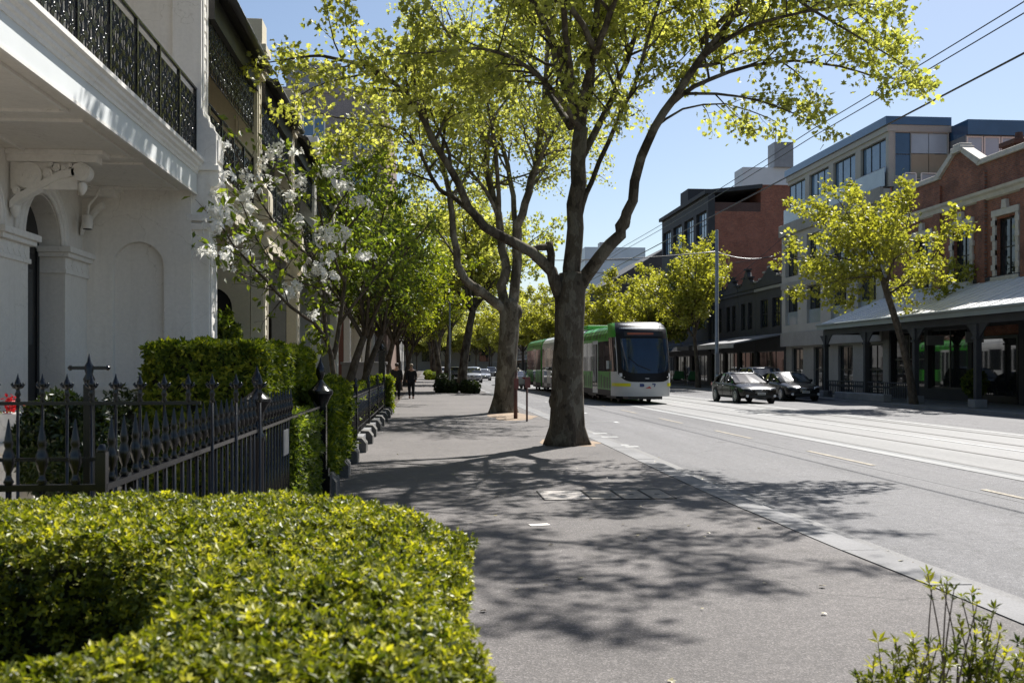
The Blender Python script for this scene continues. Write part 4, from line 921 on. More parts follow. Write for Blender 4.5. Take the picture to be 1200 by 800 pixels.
# ---- front hedge: a U in plan open to the left
def sd_box(x, y, cx, cy, hx, hy, rr):
    qx, qy = np.abs(x-cx)-hx+rr, np.abs(y-cy)-hy+rr
    return np.hypot(np.maximum(qx,0), np.maximum(qy,0)) + np.minimum(np.maximum(qx,qy),0) - rr
def hsdf(x, y):
    outer = sd_box(x, y, -1.75, 2.37, 1.85, 1.37, .62)
    inner = sd_box(x, y, -2.5, 2.16, 1.95, .46, .36)
    return np.maximum(outer, -inner) + .03*np.sin(x*5+y*3)+.02*np.sin(y*9-x*4)
hz = 1.15
def fh():
    r = np.random.default_rng(3); P_ = []; N_ = []
    n = 560000; x = r.uniform(-3.7,.25,n); y = r.uniform(.9,3.9,n); d = hsdf(x,y); k = d < 0; x, y, d = x[k], y[k], d[k]
    RR = np.where(x > -.45, .22, .10); e = np.clip(1+d/RR,0,1); z = hz - .6*RR*e**2 + .018*vnoise(x,y,x*0,9,1) + .012*vnoise(x,y,x*0,23,2) - np.abs(r.normal(0,.042,len(x))) + .025*vnoise(x,y,x*0,4,7)
    gx = (hsdf(x+.01,y)-hsdf(x-.01,y))/.02; gy = (hsdf(x,y+.01)-hsdf(x,y-.01))/.02
    z = z - .11*np.clip(2.15-y,0,2)*np.clip((x+3)*.5,0,1)
    near = r.uniform(size=len(x)) < .16
    P_.append(np.c_[x,y,z][near]); N_.append(unit(np.c_[gx*e*1.2,gy*e*1.2,np.ones_like(x)])[near])
    n = 700000; x = r.uniform(-3.7,.3,n); y = r.uniform(.9,3.95,n); d = hsdf(x,y); k = (np.abs(d) < .03); x, y = x[k], y[k]
    gx = (hsdf(x+.01,y)-hsdf(x-.01,y))/.02; gy = (hsdf(x,y+.01)-hsdf(x,y-.01))/.02
    z = r.uniform(.25, hz-.1, len(x)); bul = .03*vnoise(x,y,z,8,4) - .02
    z = z - (z > .7)*.11*np.clip(2.15-y,0,2)*np.clip((x+3)*.5,0,1)
    P_.append(np.c_[x+gx*bul,y+gy*bul,z]); N_.append(unit(np.c_[gx,gy,np.full_like(x,.25)]))
    return np.vstack(P_), np.vstack(N_)
hp, hn = fh(); print('front hedge rosettes', len(hp))
th = thing('hedge', 'bright yellow green box hedge in the foreground curving round a hollow', 'hedge', (-1.7,2.4,0))
rosette_cloud('foliage', hp, hn, 7, .0195, M['box'], th, 9, .012)
# stray shoots that stand above the clipped top
q = MB(); nx = 70; ny = 56; gx0 = np.linspace(-3.65,.2,nx); gy0 = np.linspace(.95,3.85,ny)
idx = -np.ones((nx,ny),int); vs = []; cells = []
D_ = hsdf(gx0[:,None]+0*gy0[None], gy0[None]+0*gx0[:,None])
ins = D_ < -.075
vmap = {}
def vid(i,j,top):
    kk = (i,j,top)
    if kk not in vmap: vmap[kk] = len(vs); vs.append((gx0[i],gy0[j],hz-.1-.1*max(0,min(1,1+D_[i,j]/.2))**2-.11*max(0,2.15-gy0[j])*max(0,min(1,(gx0[i]+3)*.5)) if top else .0))
    return vmap[kk]
for i in range(nx-1):
    for j in range(ny-1):
        if ins[i,j] and ins[i+1,j] and ins[i,j+1] and ins[i+1,j+1]:
            cells.append((vid(i,j,1),vid(i+1,j,1),vid(i+1,j+1,1),vid(i,j+1,1)))
            for (a,b_),(c,d_),(ni,nj) in (((i,j),(i+1,j),(i,j-1)),((i+1,j+1),(i,j+1),(i,j+1)),((i,j+1),(i,j),(i-1,j)),((i+1,j),(i+1,j+1),(i+1,j))):
                ok = 0 <= ni < nx-1 and 0 <= nj < ny-1 and ins[ni,nj] and ins[ni+1,nj] and ins[ni,nj+1] and ins[ni+1,nj+1]
                if not ok: cells.append((vid(a,b_,0),vid(c,d_,0),vid(c,d_,1),vid(a,b_,1)))
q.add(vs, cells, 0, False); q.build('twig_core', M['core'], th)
# ---- box shaped hedges
def box_hedge(name, label, cat, x0,x1,y0,y1,z0,z1, dens, size, m, seed, rough=.05, group=None, nper=5, tone=None, rr=.12):
    t = thing(name, label, cat, ((x0+x1)/2,(y0+y1)/2,z0), 0, group); r = np.random.default_rng(seed); ps=[]; ns=[]
    for (ax, sgn) in ((0,-1),(0,1),(1,-1),(1,1),(2,1)):
        lo = np.array([x0,y0,z0]); hi = np.array([x1,y1,z1]); ex = hi-lo; o = [i for i in range(3) if i != ax]
        n = int(dens*ex[o[0]]*ex[o[1]])
        p = lo + r.uniform(size=(n,3))*ex; p[:,ax] = hi[ax] if sgn > 0 else lo[ax]; nn = np.zeros((n,3)); nn[:,ax] = sgn
        ps.append(p); ns.append(nn)
    p = np.vstack(ps); nn = np.vstack(ns); c = np.array([(x0+x1)/2,(y0+y1)/2,(z0+z1)/2]); hs = np.array([x1-x0,y1-y0,z1-z0])/2
    q_ = p-c; cl = np.clip(q_, -(hs-rr), hs-rr); dv = q_-cl; dl = np.linalg.norm(dv,axis=1,keepdims=True); p = c+cl+dv/np.maximum(dl,1e-6)*np.minimum(dl, rr)
    nn = unit(nn + dv/np.maximum(dl,1e-6)*.7)
    dsp = rough*vnoise(p[:,0],p[:,1],p[:,2],6/(max(.3,rough*8)),seed) + rough*.5*vnoise(p[:,0],p[:,1],p[:,2],19,seed) - np.abs(r.normal(0,rough*.5,len(p)))
    p = p + nn*dsp[:,None]
    rosette_cloud('foliage', p, nn, nper, size, m, t, seed, size*.4, tone=tone)
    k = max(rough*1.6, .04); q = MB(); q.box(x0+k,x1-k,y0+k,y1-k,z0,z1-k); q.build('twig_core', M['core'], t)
    return t
box_hedge('hedge','tall clipped green hedge with squared end behind the spear fence','hedge',-2.75,-1.62,9.9,14.6,0,1.83,900,.06,M['box2'],12,.05)
box_hedge('climbing_hedge','narrow dark green creeper hanging over the spear fence by the square gate post','hedge',-1.42,-1.2,9.3,11.5,.05,1.12,1100,.06,M['leafg'],13,.05,nper=4)
box_hedge('hedge','loose leafy green hedge spilling over the plinth after the gate post','hedge',-1.6,-1.2,12.4,16.2,.12,1.35,700,.085,M['box2'],14,.09,nper=4)
box_hedge('hedge','low bright clipped hedge behind the plain iron fence','hedge',-2.2,-1.5,16.4,33.5,0,1.12,200,.1,M['box2'],15,.07)
box_hedge('hedge','small square topped hedge at the far end of the plain fence','hedge',-1.9,-1.2,33.6,35.6,0,1.25,250,.11,M['box2'],16,.05)
def round_shrub(name, label, c, rx, ry, rz, dens, size, m, seed, rough=.12, group=None, stem=False, nper=5, cat='shrub'):
    t = thing(name, label, cat, (c[0],c[1],0), 0, group); r = np.random.default_rng(seed)
    n = int(dens*4*math.pi*((rx*ry+rx*rz+ry*rz)/3)); u = unit(r.normal(size=(n,3))); k = 1+rough*vnoise(u[:,0],u[:,1],u[:,2],4,seed)-np.abs(r.normal(0,rough*.5,n))
    p = np.array(c)+u*np.array([rx,ry,rz])*k[:,None]; ok = p[:,2] > .01
    rosette_cloud('foliage', p[ok], u[ok], nper, size, m, t, seed, size*.4)
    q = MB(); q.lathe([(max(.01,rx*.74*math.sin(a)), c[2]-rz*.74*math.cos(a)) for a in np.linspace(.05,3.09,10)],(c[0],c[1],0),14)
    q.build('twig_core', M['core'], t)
    if stem: q = MB(); q.tube([(c[0],c[1],0),(c[0]+.02,c[1],c[2])],.03,8); q.build('stem', M['bark2'], t)
    return t
sc = P(75,500,7.3)
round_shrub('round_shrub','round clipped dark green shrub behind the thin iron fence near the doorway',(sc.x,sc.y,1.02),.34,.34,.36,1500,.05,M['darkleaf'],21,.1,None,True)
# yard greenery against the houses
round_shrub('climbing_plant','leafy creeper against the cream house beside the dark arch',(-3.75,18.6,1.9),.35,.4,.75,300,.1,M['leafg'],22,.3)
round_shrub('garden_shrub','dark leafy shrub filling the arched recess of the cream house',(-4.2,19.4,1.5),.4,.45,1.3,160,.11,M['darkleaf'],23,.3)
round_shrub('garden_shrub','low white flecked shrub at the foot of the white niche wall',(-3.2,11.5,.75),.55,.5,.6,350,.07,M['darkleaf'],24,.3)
# tree bed shrubs on the footpath
for i,(px,py,rw,lab) in enumerate(((516,457,.33,'leftmost round shrub of the four in the nearest tree bed'),(529,457.5,.36,'second round shrub from the left in the nearest tree bed'),(546,457.5,.34,'third round shrub from the left in the nearest tree bed'),(556,458,.3,'rightmost round shrub of the four in the nearest tree bed'))):
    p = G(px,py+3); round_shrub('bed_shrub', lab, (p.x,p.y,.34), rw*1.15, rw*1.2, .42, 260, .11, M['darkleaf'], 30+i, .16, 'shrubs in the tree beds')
for i,(px,py,rw,lab) in enumerate(((521,451,.8,'wide low shrub in the second tree bed'),(532,449.5,.5,'low shrub under the leaning plane tree'),(507,445,1.0,'clipped shrub in the third tree bed along the footpath'),(503,440,1.1,'bright clipped shrub in the farthest tree bed'))):
    p = G(px,py); round_shrub('bed_shrub', lab, (p.x,p.y,.42), rw, rw*1.3, .55, 90, .16, M['box2' if i > 1 else 'darkleaf'], 40+i, .14, 'shrubs in the tree beds')
# budding bush at the lower right corner
bu = thing('budding_bush', 'sprouting bush with bare twigs and fresh yellow buds at the lower right', 'bush', P(1110,800,3.0)-Vector((0,0,.6)))
q = MB(); bp = []; bn = []; r = random.Random(5)
stems = [(1087,672),(1092,690),(1104,684),(1110,680),(1118,690),(1127,700),(1139,695),(1145,708),(1165,714),(1029,752),(1050,752),(1070,748),(1090,755),(1100,752),(1024,774),(1046,772),(1003,790),(1066,770),(1124,725),(1150,728),(1172,740),(1180,764),(1195,772),(1158,752),(1140,755),(1112,765),(1130,770),(1150,775),(1170,782),(1190,790),(1080,775),(1055,785),(1038,785),(1010,798),(1122,750),(1160,765),(1145,742),(1200,755),(1215,770),(1210,742)]
roots = [P(1060,905,2.95),P(1110,900,3.0),P(1140,905,3.05),P(1170,905,2.95),P(1030,905,3.0)]
for i,(px,py) in enumerate(stems):
    tip = P(px,py,3.0+r.uniform(-.18,.18)); rt = min(roots, key=lambda v: (v.x-tip.x)**2+r.uniform(0,.02)); mid = rt.lerp(tip,.55)+Vector((r.gauss(0,.02),r.gauss(0,.02),0))
    path = smooth_path([rt,mid,tip],.05); q.tube(path,[.0045-.003*j/(len(path)-1) for j in range(len(path))],5)
    nb = 7 if py > 715 else 2
    for k in range(nb):
        f = 1-k*.075; j = max(0,min(len(path)-2,int(f*(len(path)-1)))); b = path[j].lerp(path[j+1],f*(len(path)-1)-j if f < 1 else 1)
        bp.append(tuple(b)); bn.append((r.gauss(0,.3),r.gauss(0,.3),1))
    if py > 725:
        for k in range(9):
            b = path[int(r.uniform(.35,.95)*(len(path)-1))]+Vector((r.gauss(0,.03),r.gauss(0,.03),r.gauss(0,.015))); bp.append(tuple(b)); bn.append((r.gauss(0,.6),r.gauss(0,.6),.7))
q.build('stem', mat('bare twig',(.15,.11,.09),.8,.2,8), bu)
rosette_cloud('foliage', bp, bn, 7, .03, M['box'], bu, 77, .006, 'long')
# red flower by the planter
fl = thing('red_flower', 'red geranium bloom rising from the white pot at the left edge', 'flower', (-3.05,7.4,1.25))
q = MB(); q.tube([(-3.01,7.5,1.2),(-3.0,7.48,1.3),(-2.99,7.46,1.34)],.006,5); q.tube([(-3.01,7.5,1.2),(-3.07,7.48,1.28)],.006,5); q.build('stem', M['leafg'], fl)
r2 = np.random.default_rng(4); c = np.array([-2.985,7.44,1.335])+r2.normal(size=(80,3))*.026
leaf_cloud('bloom', c, .035, M['redpetal'], fl, 'petal', .5, seed=3); leaf_cloud('leaf_tuft', np.array([-3.04,7.5,1.22])+r2.normal(size=(40,3))*np.array([.05,.05,.03]), .06, M['leafg'], fl, 'oval', .6, seed=8)

lt = leaf_cloud('leaf_litter', litter(), .04, leafmat('dry leaf', (.12,.08,.04), (.2,.17,.07), (.26,.22,.1), .1), None, 'lobed', 4.0, .4, seed=91); tag(lt, kind='stuff')
# ================================================================ VEHICLES
M['tyre'] = mat('tyre rubber', (.018,.018,.018), .8, .2, 8)
M['rim'] = mat('alloy rim', (.42,.42,.43), .35, .1, 5, metal=.8)
M['chrome'] = mat('chrome', (.7,.7,.7), .12, .05, 3, metal=1)
M['carglass'] = glassmat('car glass', (.02,.024,.028), .04, .8)
M['lamp'] = mat('headlamp lens', (.75,.77,.8), .22, .1, 9, spec=.6)
M['redlamp'] = mat('tail lamp', (.35,.015,.012), .15, .2, 9, spec=.8)
M['plate'] = mat('number plate', (.6,.6,.58), .5, .1, 9)
def subdiv(o, n=1):
    m = o.modifiers.new('subd','SUBSURF'); m.levels = n; m.render_levels = n; return o
def carpaint(name, col, metal=.35): return mat(name, col, .25, .08, 2, metal=metal, coat=.15, spec=.25)
def section(y, hw, zl, zs, zt):
    half = [(hw*.8,zl),(hw*.955,zl+.05),(hw*.99,zl+.22),(hw,(zl+zs)/2+.08),(hw*.985,zs-.05),(hw*.95,zs+.005),(hw*.8,zs+(zt-zs)*.6),(hw*.4,zt-.008)]
    return [(x,y,z) for x, z in half] + [(0,y,zt)] + [(-x,y,z) for x, z in reversed(half)] + [(0,y,zl)]
def wheel(t, x, y, r=.33, w=.21):
    sx = 1 if x > 0 else -1; q = MB()
    q.lathe([(r*.66,-w/2),(r*.9,-w/2),(r*.985,-w/2+.03),(r,-w/4),(r,w/4),(r*.985,w/2-.03),(r*.9,w/2),(r*.66,w/2)],(x,y,r),28,axis='x')
    tw = q.build('wheel', M['tyre'], t, world=False)
    q = MB(); xo = x+sx*(w/2-.012)
    q.lathe([(r*.1,xo),(r*.1,xo+sx*.02)] if sx>0 else [(r*.1,xo+sx*.02),(r*.1,xo)],(0,y,r),12,axis='x')
    for k in range(10):
        a = k*math.pi/5; c = Vector((xo+sx*.006,y+math.cos(a)*r*.38,r+math.sin(a)*r*.38))
        q.obox(c,(.012,0,0),(0,math.cos(a)*r*.3,math.sin(a)*r*.3),(0,-math.sin(a)*.02,math.cos(a)*.02))
    ring = [(xo+sx*.01,y+math.cos(a)*r*.67,r+math.sin(a)*r*.67) for a in np.linspace(0,2*math.pi,29)]
    q.tube(ring,.016,6); q.build('rim', M['rim'], tw, world=False)
    q = MB(); q.lathe([(r*.64,xo-sx*.01),(r*.64,xo-sx*.012-0.001*sx)] if sx<0 else [(r*.64,xo-.012),(r*.64,xo-.01)],(0,y,r),20,axis='x'); q.build('brake_disc', M['dark'], tw, world=False)
CARS = {
 'sedan': dict(L=4.75, W=.915, st=[(-2.36,.52,.40,.55,.57),(-2.33,.66,.33,.60,.64),(-2.22,.80,.25,.66,.73),(-1.95,.88,.22,.74,.83),(-1.5,.905,.21,.81,.90),(-.98,.915,.21,.88,.975),(-.3,.915,.21,.91,.99),(.5,.915,.21,.93,1.0),(1.2,.915,.21,.96,1.03),(1.7,.905,.23,.97,1.06),(2.1,.86,.27,.96,1.06),(2.3,.76,.33,.88,.98),(2.36,.64,.42,.74,.82)],
      cab=[(-1.05,.80,.955,.955),(-.15,.735,1.365,1.42),(.35,.725,1.40,1.475),(.9,.71,1.365,1.44),(1.95,.76,1.03,1.05)], ax=(-1.42,1.38), side=[(-.85,.99),(-.1,1.345),(.35,1.375),(.85,1.345),(1.45,1.06)], bp=.38),
 'suv': dict(L=4.7, W=.93, st=[(-2.3,.6,.45,.68,.72),(-2.25,.76,.36,.76,.82),(-2.1,.86,.28,.86,.96),(-1.6,.92,.26,.96,1.05),(-1.0,.93,.26,1.0,1.1),(-.2,.93,.26,1.03,1.1),(.8,.93,.26,1.05,1.12),(1.7,.93,.26,1.07,1.14),(2.15,.89,.3,1.06,1.14),(2.28,.82,.36,.98,1.08),(2.33,.72,.45,.85,.95)],
      cab=[(-1.1,.82,1.08,1.08),(-.35,.75,1.60,1.66),(.4,.75,1.66,1.72),(1.6,.73,1.62,1.69),(2.12,.76,1.12,1.14)], ax=(-1.4,1.4), side=[(-.92,1.12),(-.3,1.55),(.4,1.6),(1.5,1.57),(1.85,1.17)], bp=.4),
}
def cab_ring(y, hw, ze, zt, zb):
    return None
def make_car(label, kind, paint, loc, rz, group=None, detail=True, front=True, name='parked_car', scale=1.0):
    c = CARS[kind]; t = thing(name, label, 'car', loc, rz, group)
    q = MB(); q.loft([section(*s) for s in c['st']]); subdiv(q.build('body', paint, t, world=False), 1)
    cb = c['cab']
    # greenhouse shell: glass, then roof and pillars in body colour laid a little proud of it
    def ring(y, hw, ze, zt):
        zb = ze if zt-ze < .03 else None
        return [( hw,y,ze),( hw*.62,y,ze+(zt-ze)*.8),(0,y,zt),(-hw*.62,y,ze+(zt-ze)*.8),(-hw,y,ze)]
    belt = c['st'][6][3]-.03
    rings = []
    for (y,hw,ze,zt) in cb:
        rings.append([(c['W']*.93 if ze > 1.2 else hw, y, belt), (hw*1.0,y,ze)] + ring(y,hw,ze,zt)[1:4] + [(-hw,y,ze),(-(c['W']*.93 if ze > 1.2 else hw),y,belt)])
    q = MB(); q.loft(rings, closed=False, cap=False, sm=False); q.build('window_glass', M['carglass'], t, world=False)
    q = MB(); e = .012
    rr = [[(x*1.01,y,z+e) for x,y,z in ring(*k)] for k in cb[1:4]]
    n0 = [(x*1.01,y-.06,z+e-.03) for x,y,z in ring(*cb[1])]; n1 = [(x*1.01,y+.10,z+e-.035) for x,y,z in ring(*cb[3])]
    full = [n0]+rr+[n1]; low = [[(x*(1 if i in(1,2,3) else 1.0),y,z-.05) for i,(x,y,z) in enumerate(r)] for r in full]
    q.loft([list(a)+list(reversed(b)) for a,b in zip(full,low)])
    q.build('roof', paint, t, world=False)
    for s in (-1,1):
        q = MB()
        q.tube([(s*(cb[0][1]+.02),cb[0][0]+.0,cb[0][2]-.01),(s*(cb[1][1]+.045),(cb[0][0]+cb[1][0])/2,(cb[0][2]+cb[1][2])/2+.035),(s*cb[1][1]*1.01,cb[1][0],cb[1][2]+.01)],[.04,.036,.03],6)
        q.tube([(s*(c['W']*.93),c['bp'],belt+.02),(s*cb[2][1]*1.01,c['bp']-.02,cb[2][2]+.005)],[.035,.028],6)
        q.tube([(s*(cb[4][1]+.06),cb[4][0]-.25,belt+.04),(s*(cb[4][1]+.03),(cb[3][0]+cb[4][0])/2,(cb[3][2]+cb[4][2])/2),(s*cb[3][1]*1.01,cb[3][0],cb[3][2]+.01)],[.09,.075,.04],6)
        q.tube([(s*(cb[0][1]+.0),cb[0][0],belt+.03),(s*c['W']*.945,.2,belt+.035),(s*(cb[4][1]+.08),cb[4][0]-.2,belt+.05)],[.03,.03,.03],6)
        q.build('pillar', paint, t, world=False)
        if detail:
            q = MB(); q.tube([(s*c['W']*.95,cb[0][0]+.25,belt+.045),(s*c['W']*.955,.3,belt+.065),(s*(cb[4][1]+.09),cb[4][0]-.3,belt+.075)],.009,5); q.build('chrome_strip', M['chrome'], t, world=False)
            q = MB(); q.lathe([(.02,-.09),(.075,-.07),(.085,.0),(.07,.07),(.02,.09)],(s*(c['W']+.07),cb[0][0]+.38,belt+.14),10,axis='x'); q.obox((s*(c['W']+.0),cb[0][0]+.36,belt+.08),(.05,0,0),(0,.02,0),(0,0,.02)); q.build('mirror', paint, t, world=False)
            q = MB()
            for yy in (-.75,c['bp']+.02,1.15): q.obox((s*(c['W']+.001),yy,.56),(.004,0,0),(0,.005,0),(0,0,.27))
            q.obox((s*(c['W']+.002),.2,.31),(.004,0,0),(0,1.0,0),(0,0,.012)); q.build('door_seam', M['dark'], t, world=False)
            for yy in (.22,1.0): q = MB(); q.obox((s*(c['W']+.012),yy,.82),(.012,0,0),(0,.085,0),(0,0,.014)); q.build('door_handle', M['chrome'], t, world=False)
    for yy in c['ax']:
        for s in (-1,1):
            q = MB(); q.lathe([(.385,.0),(.385,.012)] if s>0 else [(.385,-.012),(.385,.0)],(s*(c['W']-.006),yy,.345),24,axis='x'); q.build('wheel_arch', M['dark'], t, world=False)
            wheel(t, s*(c['W']-.085), yy, .335 if kind=='sedan' else .36)
    f = c['st'][1]; y0 = -c['L']/2
    for s in (-1,1):
        q = MB(); z = .655 if kind=='sedan' else .8
        q.prism([(s*.43,z-.05),(s*.62,z-.055),(s*.80,z+.02),(s*.83,z+.09),(s*.70,z+.085),(s*.50,z+.05)],'y',y0+.02,y0+.42)
        hl = bevel(q.build('headlight', M['lamp'], t, world=False),.02,2)
        for v in hl.data.vertices:
            k = max(0,abs(v.co.x)-.42)/.42; v.co.y = max(v.co.y, y0+.03+.30*k*k) if v.co.y < y0+.2 else v.co.y
        q = MB(); z = .86 if kind=='sedan' else .95; yb = c['L']/2
        q.box(*sorted((s*.5,s*.8)),yb-.2,yb-.045,z-.08,z+.07); q.build('tail_light', M['redlamp'], t, world=False)
    q = MB(); z = .60 if kind=='sedan' else .74
    q.prism([(-.36,z+.05),(.36,z+.05),(.28,z-.1),(-.28,z-.1)],'y',y0-.025,y0+.1); gr_ = q.build('grille', M['black'], t, world=False)
    q = MB(); q.tube([(-.37,y0-.03,z+.055),(0,y0-.036,z+.062),(.37,y0-.03,z+.055)],.012,6); q.tube([(-.3,y0-.02,z-.1),(.3,y0-.02,z-.1)],.009,6)
    for k in range(4): q.tube([(-.33+.014*k,y0-.026,z+.03-.032*k),(.33-.014*k,y0-.026,z+.03-.032*k)],.005,5)
    q.lathe([(.045,y0-.045),(.045,y0-.03)],(0,0,z+.0),12,axis='y'); q.build('grille_trim', M['chrome'], gr_, world=False)
    q = MB(); q.box(-.55,.55,y0-.012,y0+.15,.27,.40); q.build('air_intake', M['black'], t, world=False)
    for s in (-1,1):
        q = MB(); q.lathe([(.06,y0+.02),(.06,y0+.1)],(s*.66,0,.36),12,axis='y'); q.build('fog_lamp', M['lamp'], t, world=False)
    q = MB(); q.box(-.19,.19,y0-.035,y0-.012,.415,.515); pl_ = q.build('number_plate', M['plate'], t, world=False)
    q = MB()
    for k in range(6): q.box(-.15+k*.052,-.15+k*.052+.03,y0-.038,y0-.0345,.44,.49)
    q.build('plate_lettering', M['dark'], pl_, world=False)
    q = MB(); yb = c['L']/2; q.box(-.24,.24,yb-.02,yb+.02,.62,.72); q.build('rear_plate', M['plate'], t, world=False)
    if detail:
        q = MB(); q.tube([(-.5,cb[0][0]-.03,cb[0][3]+.03),(.0,cb[0][0]+.02,cb[0][3]+.045)],.008,4); q.tube([(.1,cb[0][0]-.03,cb[0][3]+.03),(.55,cb[0][0]+.03,cb[0][3]+.03)],.008,4); q.build('wiper', M['black'], t, world=False)
    return t
grey1 = carpaint('dark bronze car paint', (.016,.014,.012), .0); grey2 = carpaint('charcoal car paint', (.012,.012,.013), .0); blk = carpaint('black car paint', (.012,.012,.014)); wht = carpaint('white car paint', (.7,.7,.7), 0); slv = carpaint('silver car paint', (.35,.36,.37), .5); redp = carpaint('red car paint', (.25,.02,.02), .1)
make_car('dark bronze grey sedan driving on the road beside the tram', 'sedan', grey1, (15.35,YX(872,15.35)+.2,ROADZ), 0.05, None, name='sedan_car')
make_car('charcoal sedan parked at the kerb right of the bronze grey sedan', 'sedan', grey2, (18.6,YX(930,18.6)+.9,ROADZ), 0.03, None, name='sedan_car')
make_car('dark four wheel drive parked behind the charcoal sedan with only its roof showing', 'suv', blk, (18.9,YX(905,18.9)+1.5,ROADZ), 0.02, None)
make_car('white car driving away on the left of the tram', 'sedan', wht, (6.75,78,ROADZ), math.pi+.01, None, name='white_car')
make_car('silver people mover ahead of the white car beside the tram', 'suv', slv, (7.5,94,ROADZ), math.pi, None)
for i,(px,yy,k,p_,lab,rz) in enumerate(((554,108,'suv',slv,'silver grey four wheel drive far down the road, nearest of the distant cars',0),(566,126,'sedan',slv,'pale sedan to the right of the distant silver four wheel drive',0),
      (534,96,'suv',blk,'dark car parked at the near kerb behind the tree trunks',math.pi),(528,122,'sedan',wht,'white car at the near kerb glimpsed between distant trunks',math.pi),(521,150,'suv',wht,'white van shaped car far down the near kerb',math.pi),(576,150,'suv',blk,'black car far down the road right of the pale sedan',0),(541,135,'sedan',wht,'distant white sedan left of the silver four wheel drive',0))):
    make_car(lab, k, p_, ((px-500)*yy/1167, yy, ROADZ), rz, 'cars far down the road', detail=False, name='distant_car')
# ---------------------------------------------------------------- tram
M['tgreen'] = mat('tram green paint', (.035,.29,.02), .42, .08, 1.5, coat=.15)
M['tdkgreen'] = mat('tram dark green', (.012,.065,.012), .45, .1, 1.5)
M['twhite'] = mat('tram white paint', (.56,.57,.57), .4, .05, 1.5, coat=.2)
M['tblack'] = mat('tram black gloss', (.006,.006,.008), .48, .1, 2, spec=.25)
M['tyellow'] = mat('tram yellow stripe', (.72,.68,.02), .35, .05, 3)
M['bellow'] = mat('rubber bellows', (.03,.03,.032), .8, .2, 6)
M['windsc'] = glassmat('tram windscreen', (.012,.028,.055), .04, .6)
M['amber'] = mat('amber display', (.25,.07,.03), .5, .1, 3, emit=.03)
TY = YX(757,10.0)
tr = thing('tram', 'green and white low floor tram with black rounded nose', 'tram', (10.0,TY-.3,ROADZ), rad(1.4))
HW = 1.325
def nose_y0(z):
    if z < .85: return .10 - .10*min(1,(z-.3)/.5)
    return .0 + .75*((z-.85)/2.75)**1.5
def Spt(a, z, out=0.0):
    """point on the nose: a from -1 (left flank) to 1 (right flank)"""
    an = a*math.pi/2; s = math.copysign(abs(math.sin(an))**.62, an); c = abs(math.cos(an))**.62
    k = 1.0
    if z > 3.35: k = 1-.09*((z-3.35)/.45)**2
    tw = 1 - .045*max(0,1-abs(z-1.2)/3)
    depth = 1.7
    y = nose_y0(z) + (.0 if z < 3.35 else .5*((z-3.35)/.45)**2) + depth*(1-c)
    w = HW*k*(1 if abs(a) > .95 else 1)
    return Vector((w*s, y, z)) + Vector((s*out, -c*out, 0))
# nose shell
na, zs_ = 28, [.36,.5,.7,.85,1.05,1.3,1.6,2.0,2.4,2.8,3.1,3.35,3.5,3.62,3.72,3.78]
q = MB(); rings = [[Spt(-1+2*i/na, z) for i in range(na+1)] for z in zs_]
q.loft(rings, closed=False, cap=False); ns = q.build('cab_nose', M['twhite'], tr, world=False)
q = MB(); top = rings[-1]; q.add([Vector(p) for p in top], [tuple(range(na+1))]); 
q.add([Spt(-1+2*i/na, 3.72, .006) for i in range(na+1)]+[Spt(-1+2*i/na,3.79,.006) for i in range(na+1)],[(i,i+1,na+2+i,na+1+i) for i in range(na)],0,True)
q.build('nose_roof', M['tblack'], tr, world=False)
def patch(name, zlo, zhi, a0, a1, out, m, parent, nu=24, nv=14, sm=True):
    q = MB(); vs = []
    for j in range(nv+1):
        for i in range(nu+1):
            a = a0+(a1-a0)*i/nu; u = -1+2*i/nu; z = zlo(u)+(zhi(u)-zlo(u))*j/nv; vs.append(Spt(a, z, out))
    q.add(vs, [(j*(nu+1)+i,j*(nu+1)+i+1,(j+1)*(nu+1)+i+1,(j+1)*(nu+1)+i) for j in range(nv) for i in range(nu)], 0, sm)
    return q.build(name, m, parent, world=False)
patch('nose_mask', lambda u: 1.02+.38*abs(u)**3.2, lambda u: 3.8-.0*abs(u)**8, -.66, .66, .012, M['tblack'], tr)
ws = patch('windscreen', lambda u: 1.42+.25*abs(u)**3, lambda u: 3.02, -.50, .50, .022, M['windsc'], tr)
patch('destination_display', lambda u: 3.12, lambda u: 3.36, -.36, .36, .024, M['black'], tr, 12, 2)
patch('display_text', lambda u: 3.19, lambda u: 3.29, -.27, .1, .028, M['amber'], tr, 10, 1)
for s in (-1,1):
    patch('headlight', lambda u: 1.26, lambda u: 1.42, s*.5, s*.6, .022, M['lamp'], tr, 5, 3)
    patch('yellow_stripe', lambda u: .82, lambda u: .97, *( (-.98,-.26) if s<0 else (.42,.98)), .01, M['tyellow'], tr, 14, 1)
    patch('nose_edge_strip', lambda u: 1.3, lambda u: 3.1, s*.672, s*.70, .016, M['twhite'], tr, 1, 8)
    patch('cab_side_glass', lambda u: 1.5, lambda u: 3.1, *( (-1,-.71) if s<0 else (.71,1)), .01, M['carglass'], tr, 8, 6)
    patch('cab_cove', lambda u: 3.1, lambda u: 3.785, *( (-1,-.665) if s<0 else (.665,1)), .011, M['tgreen'], tr, 8, 8)
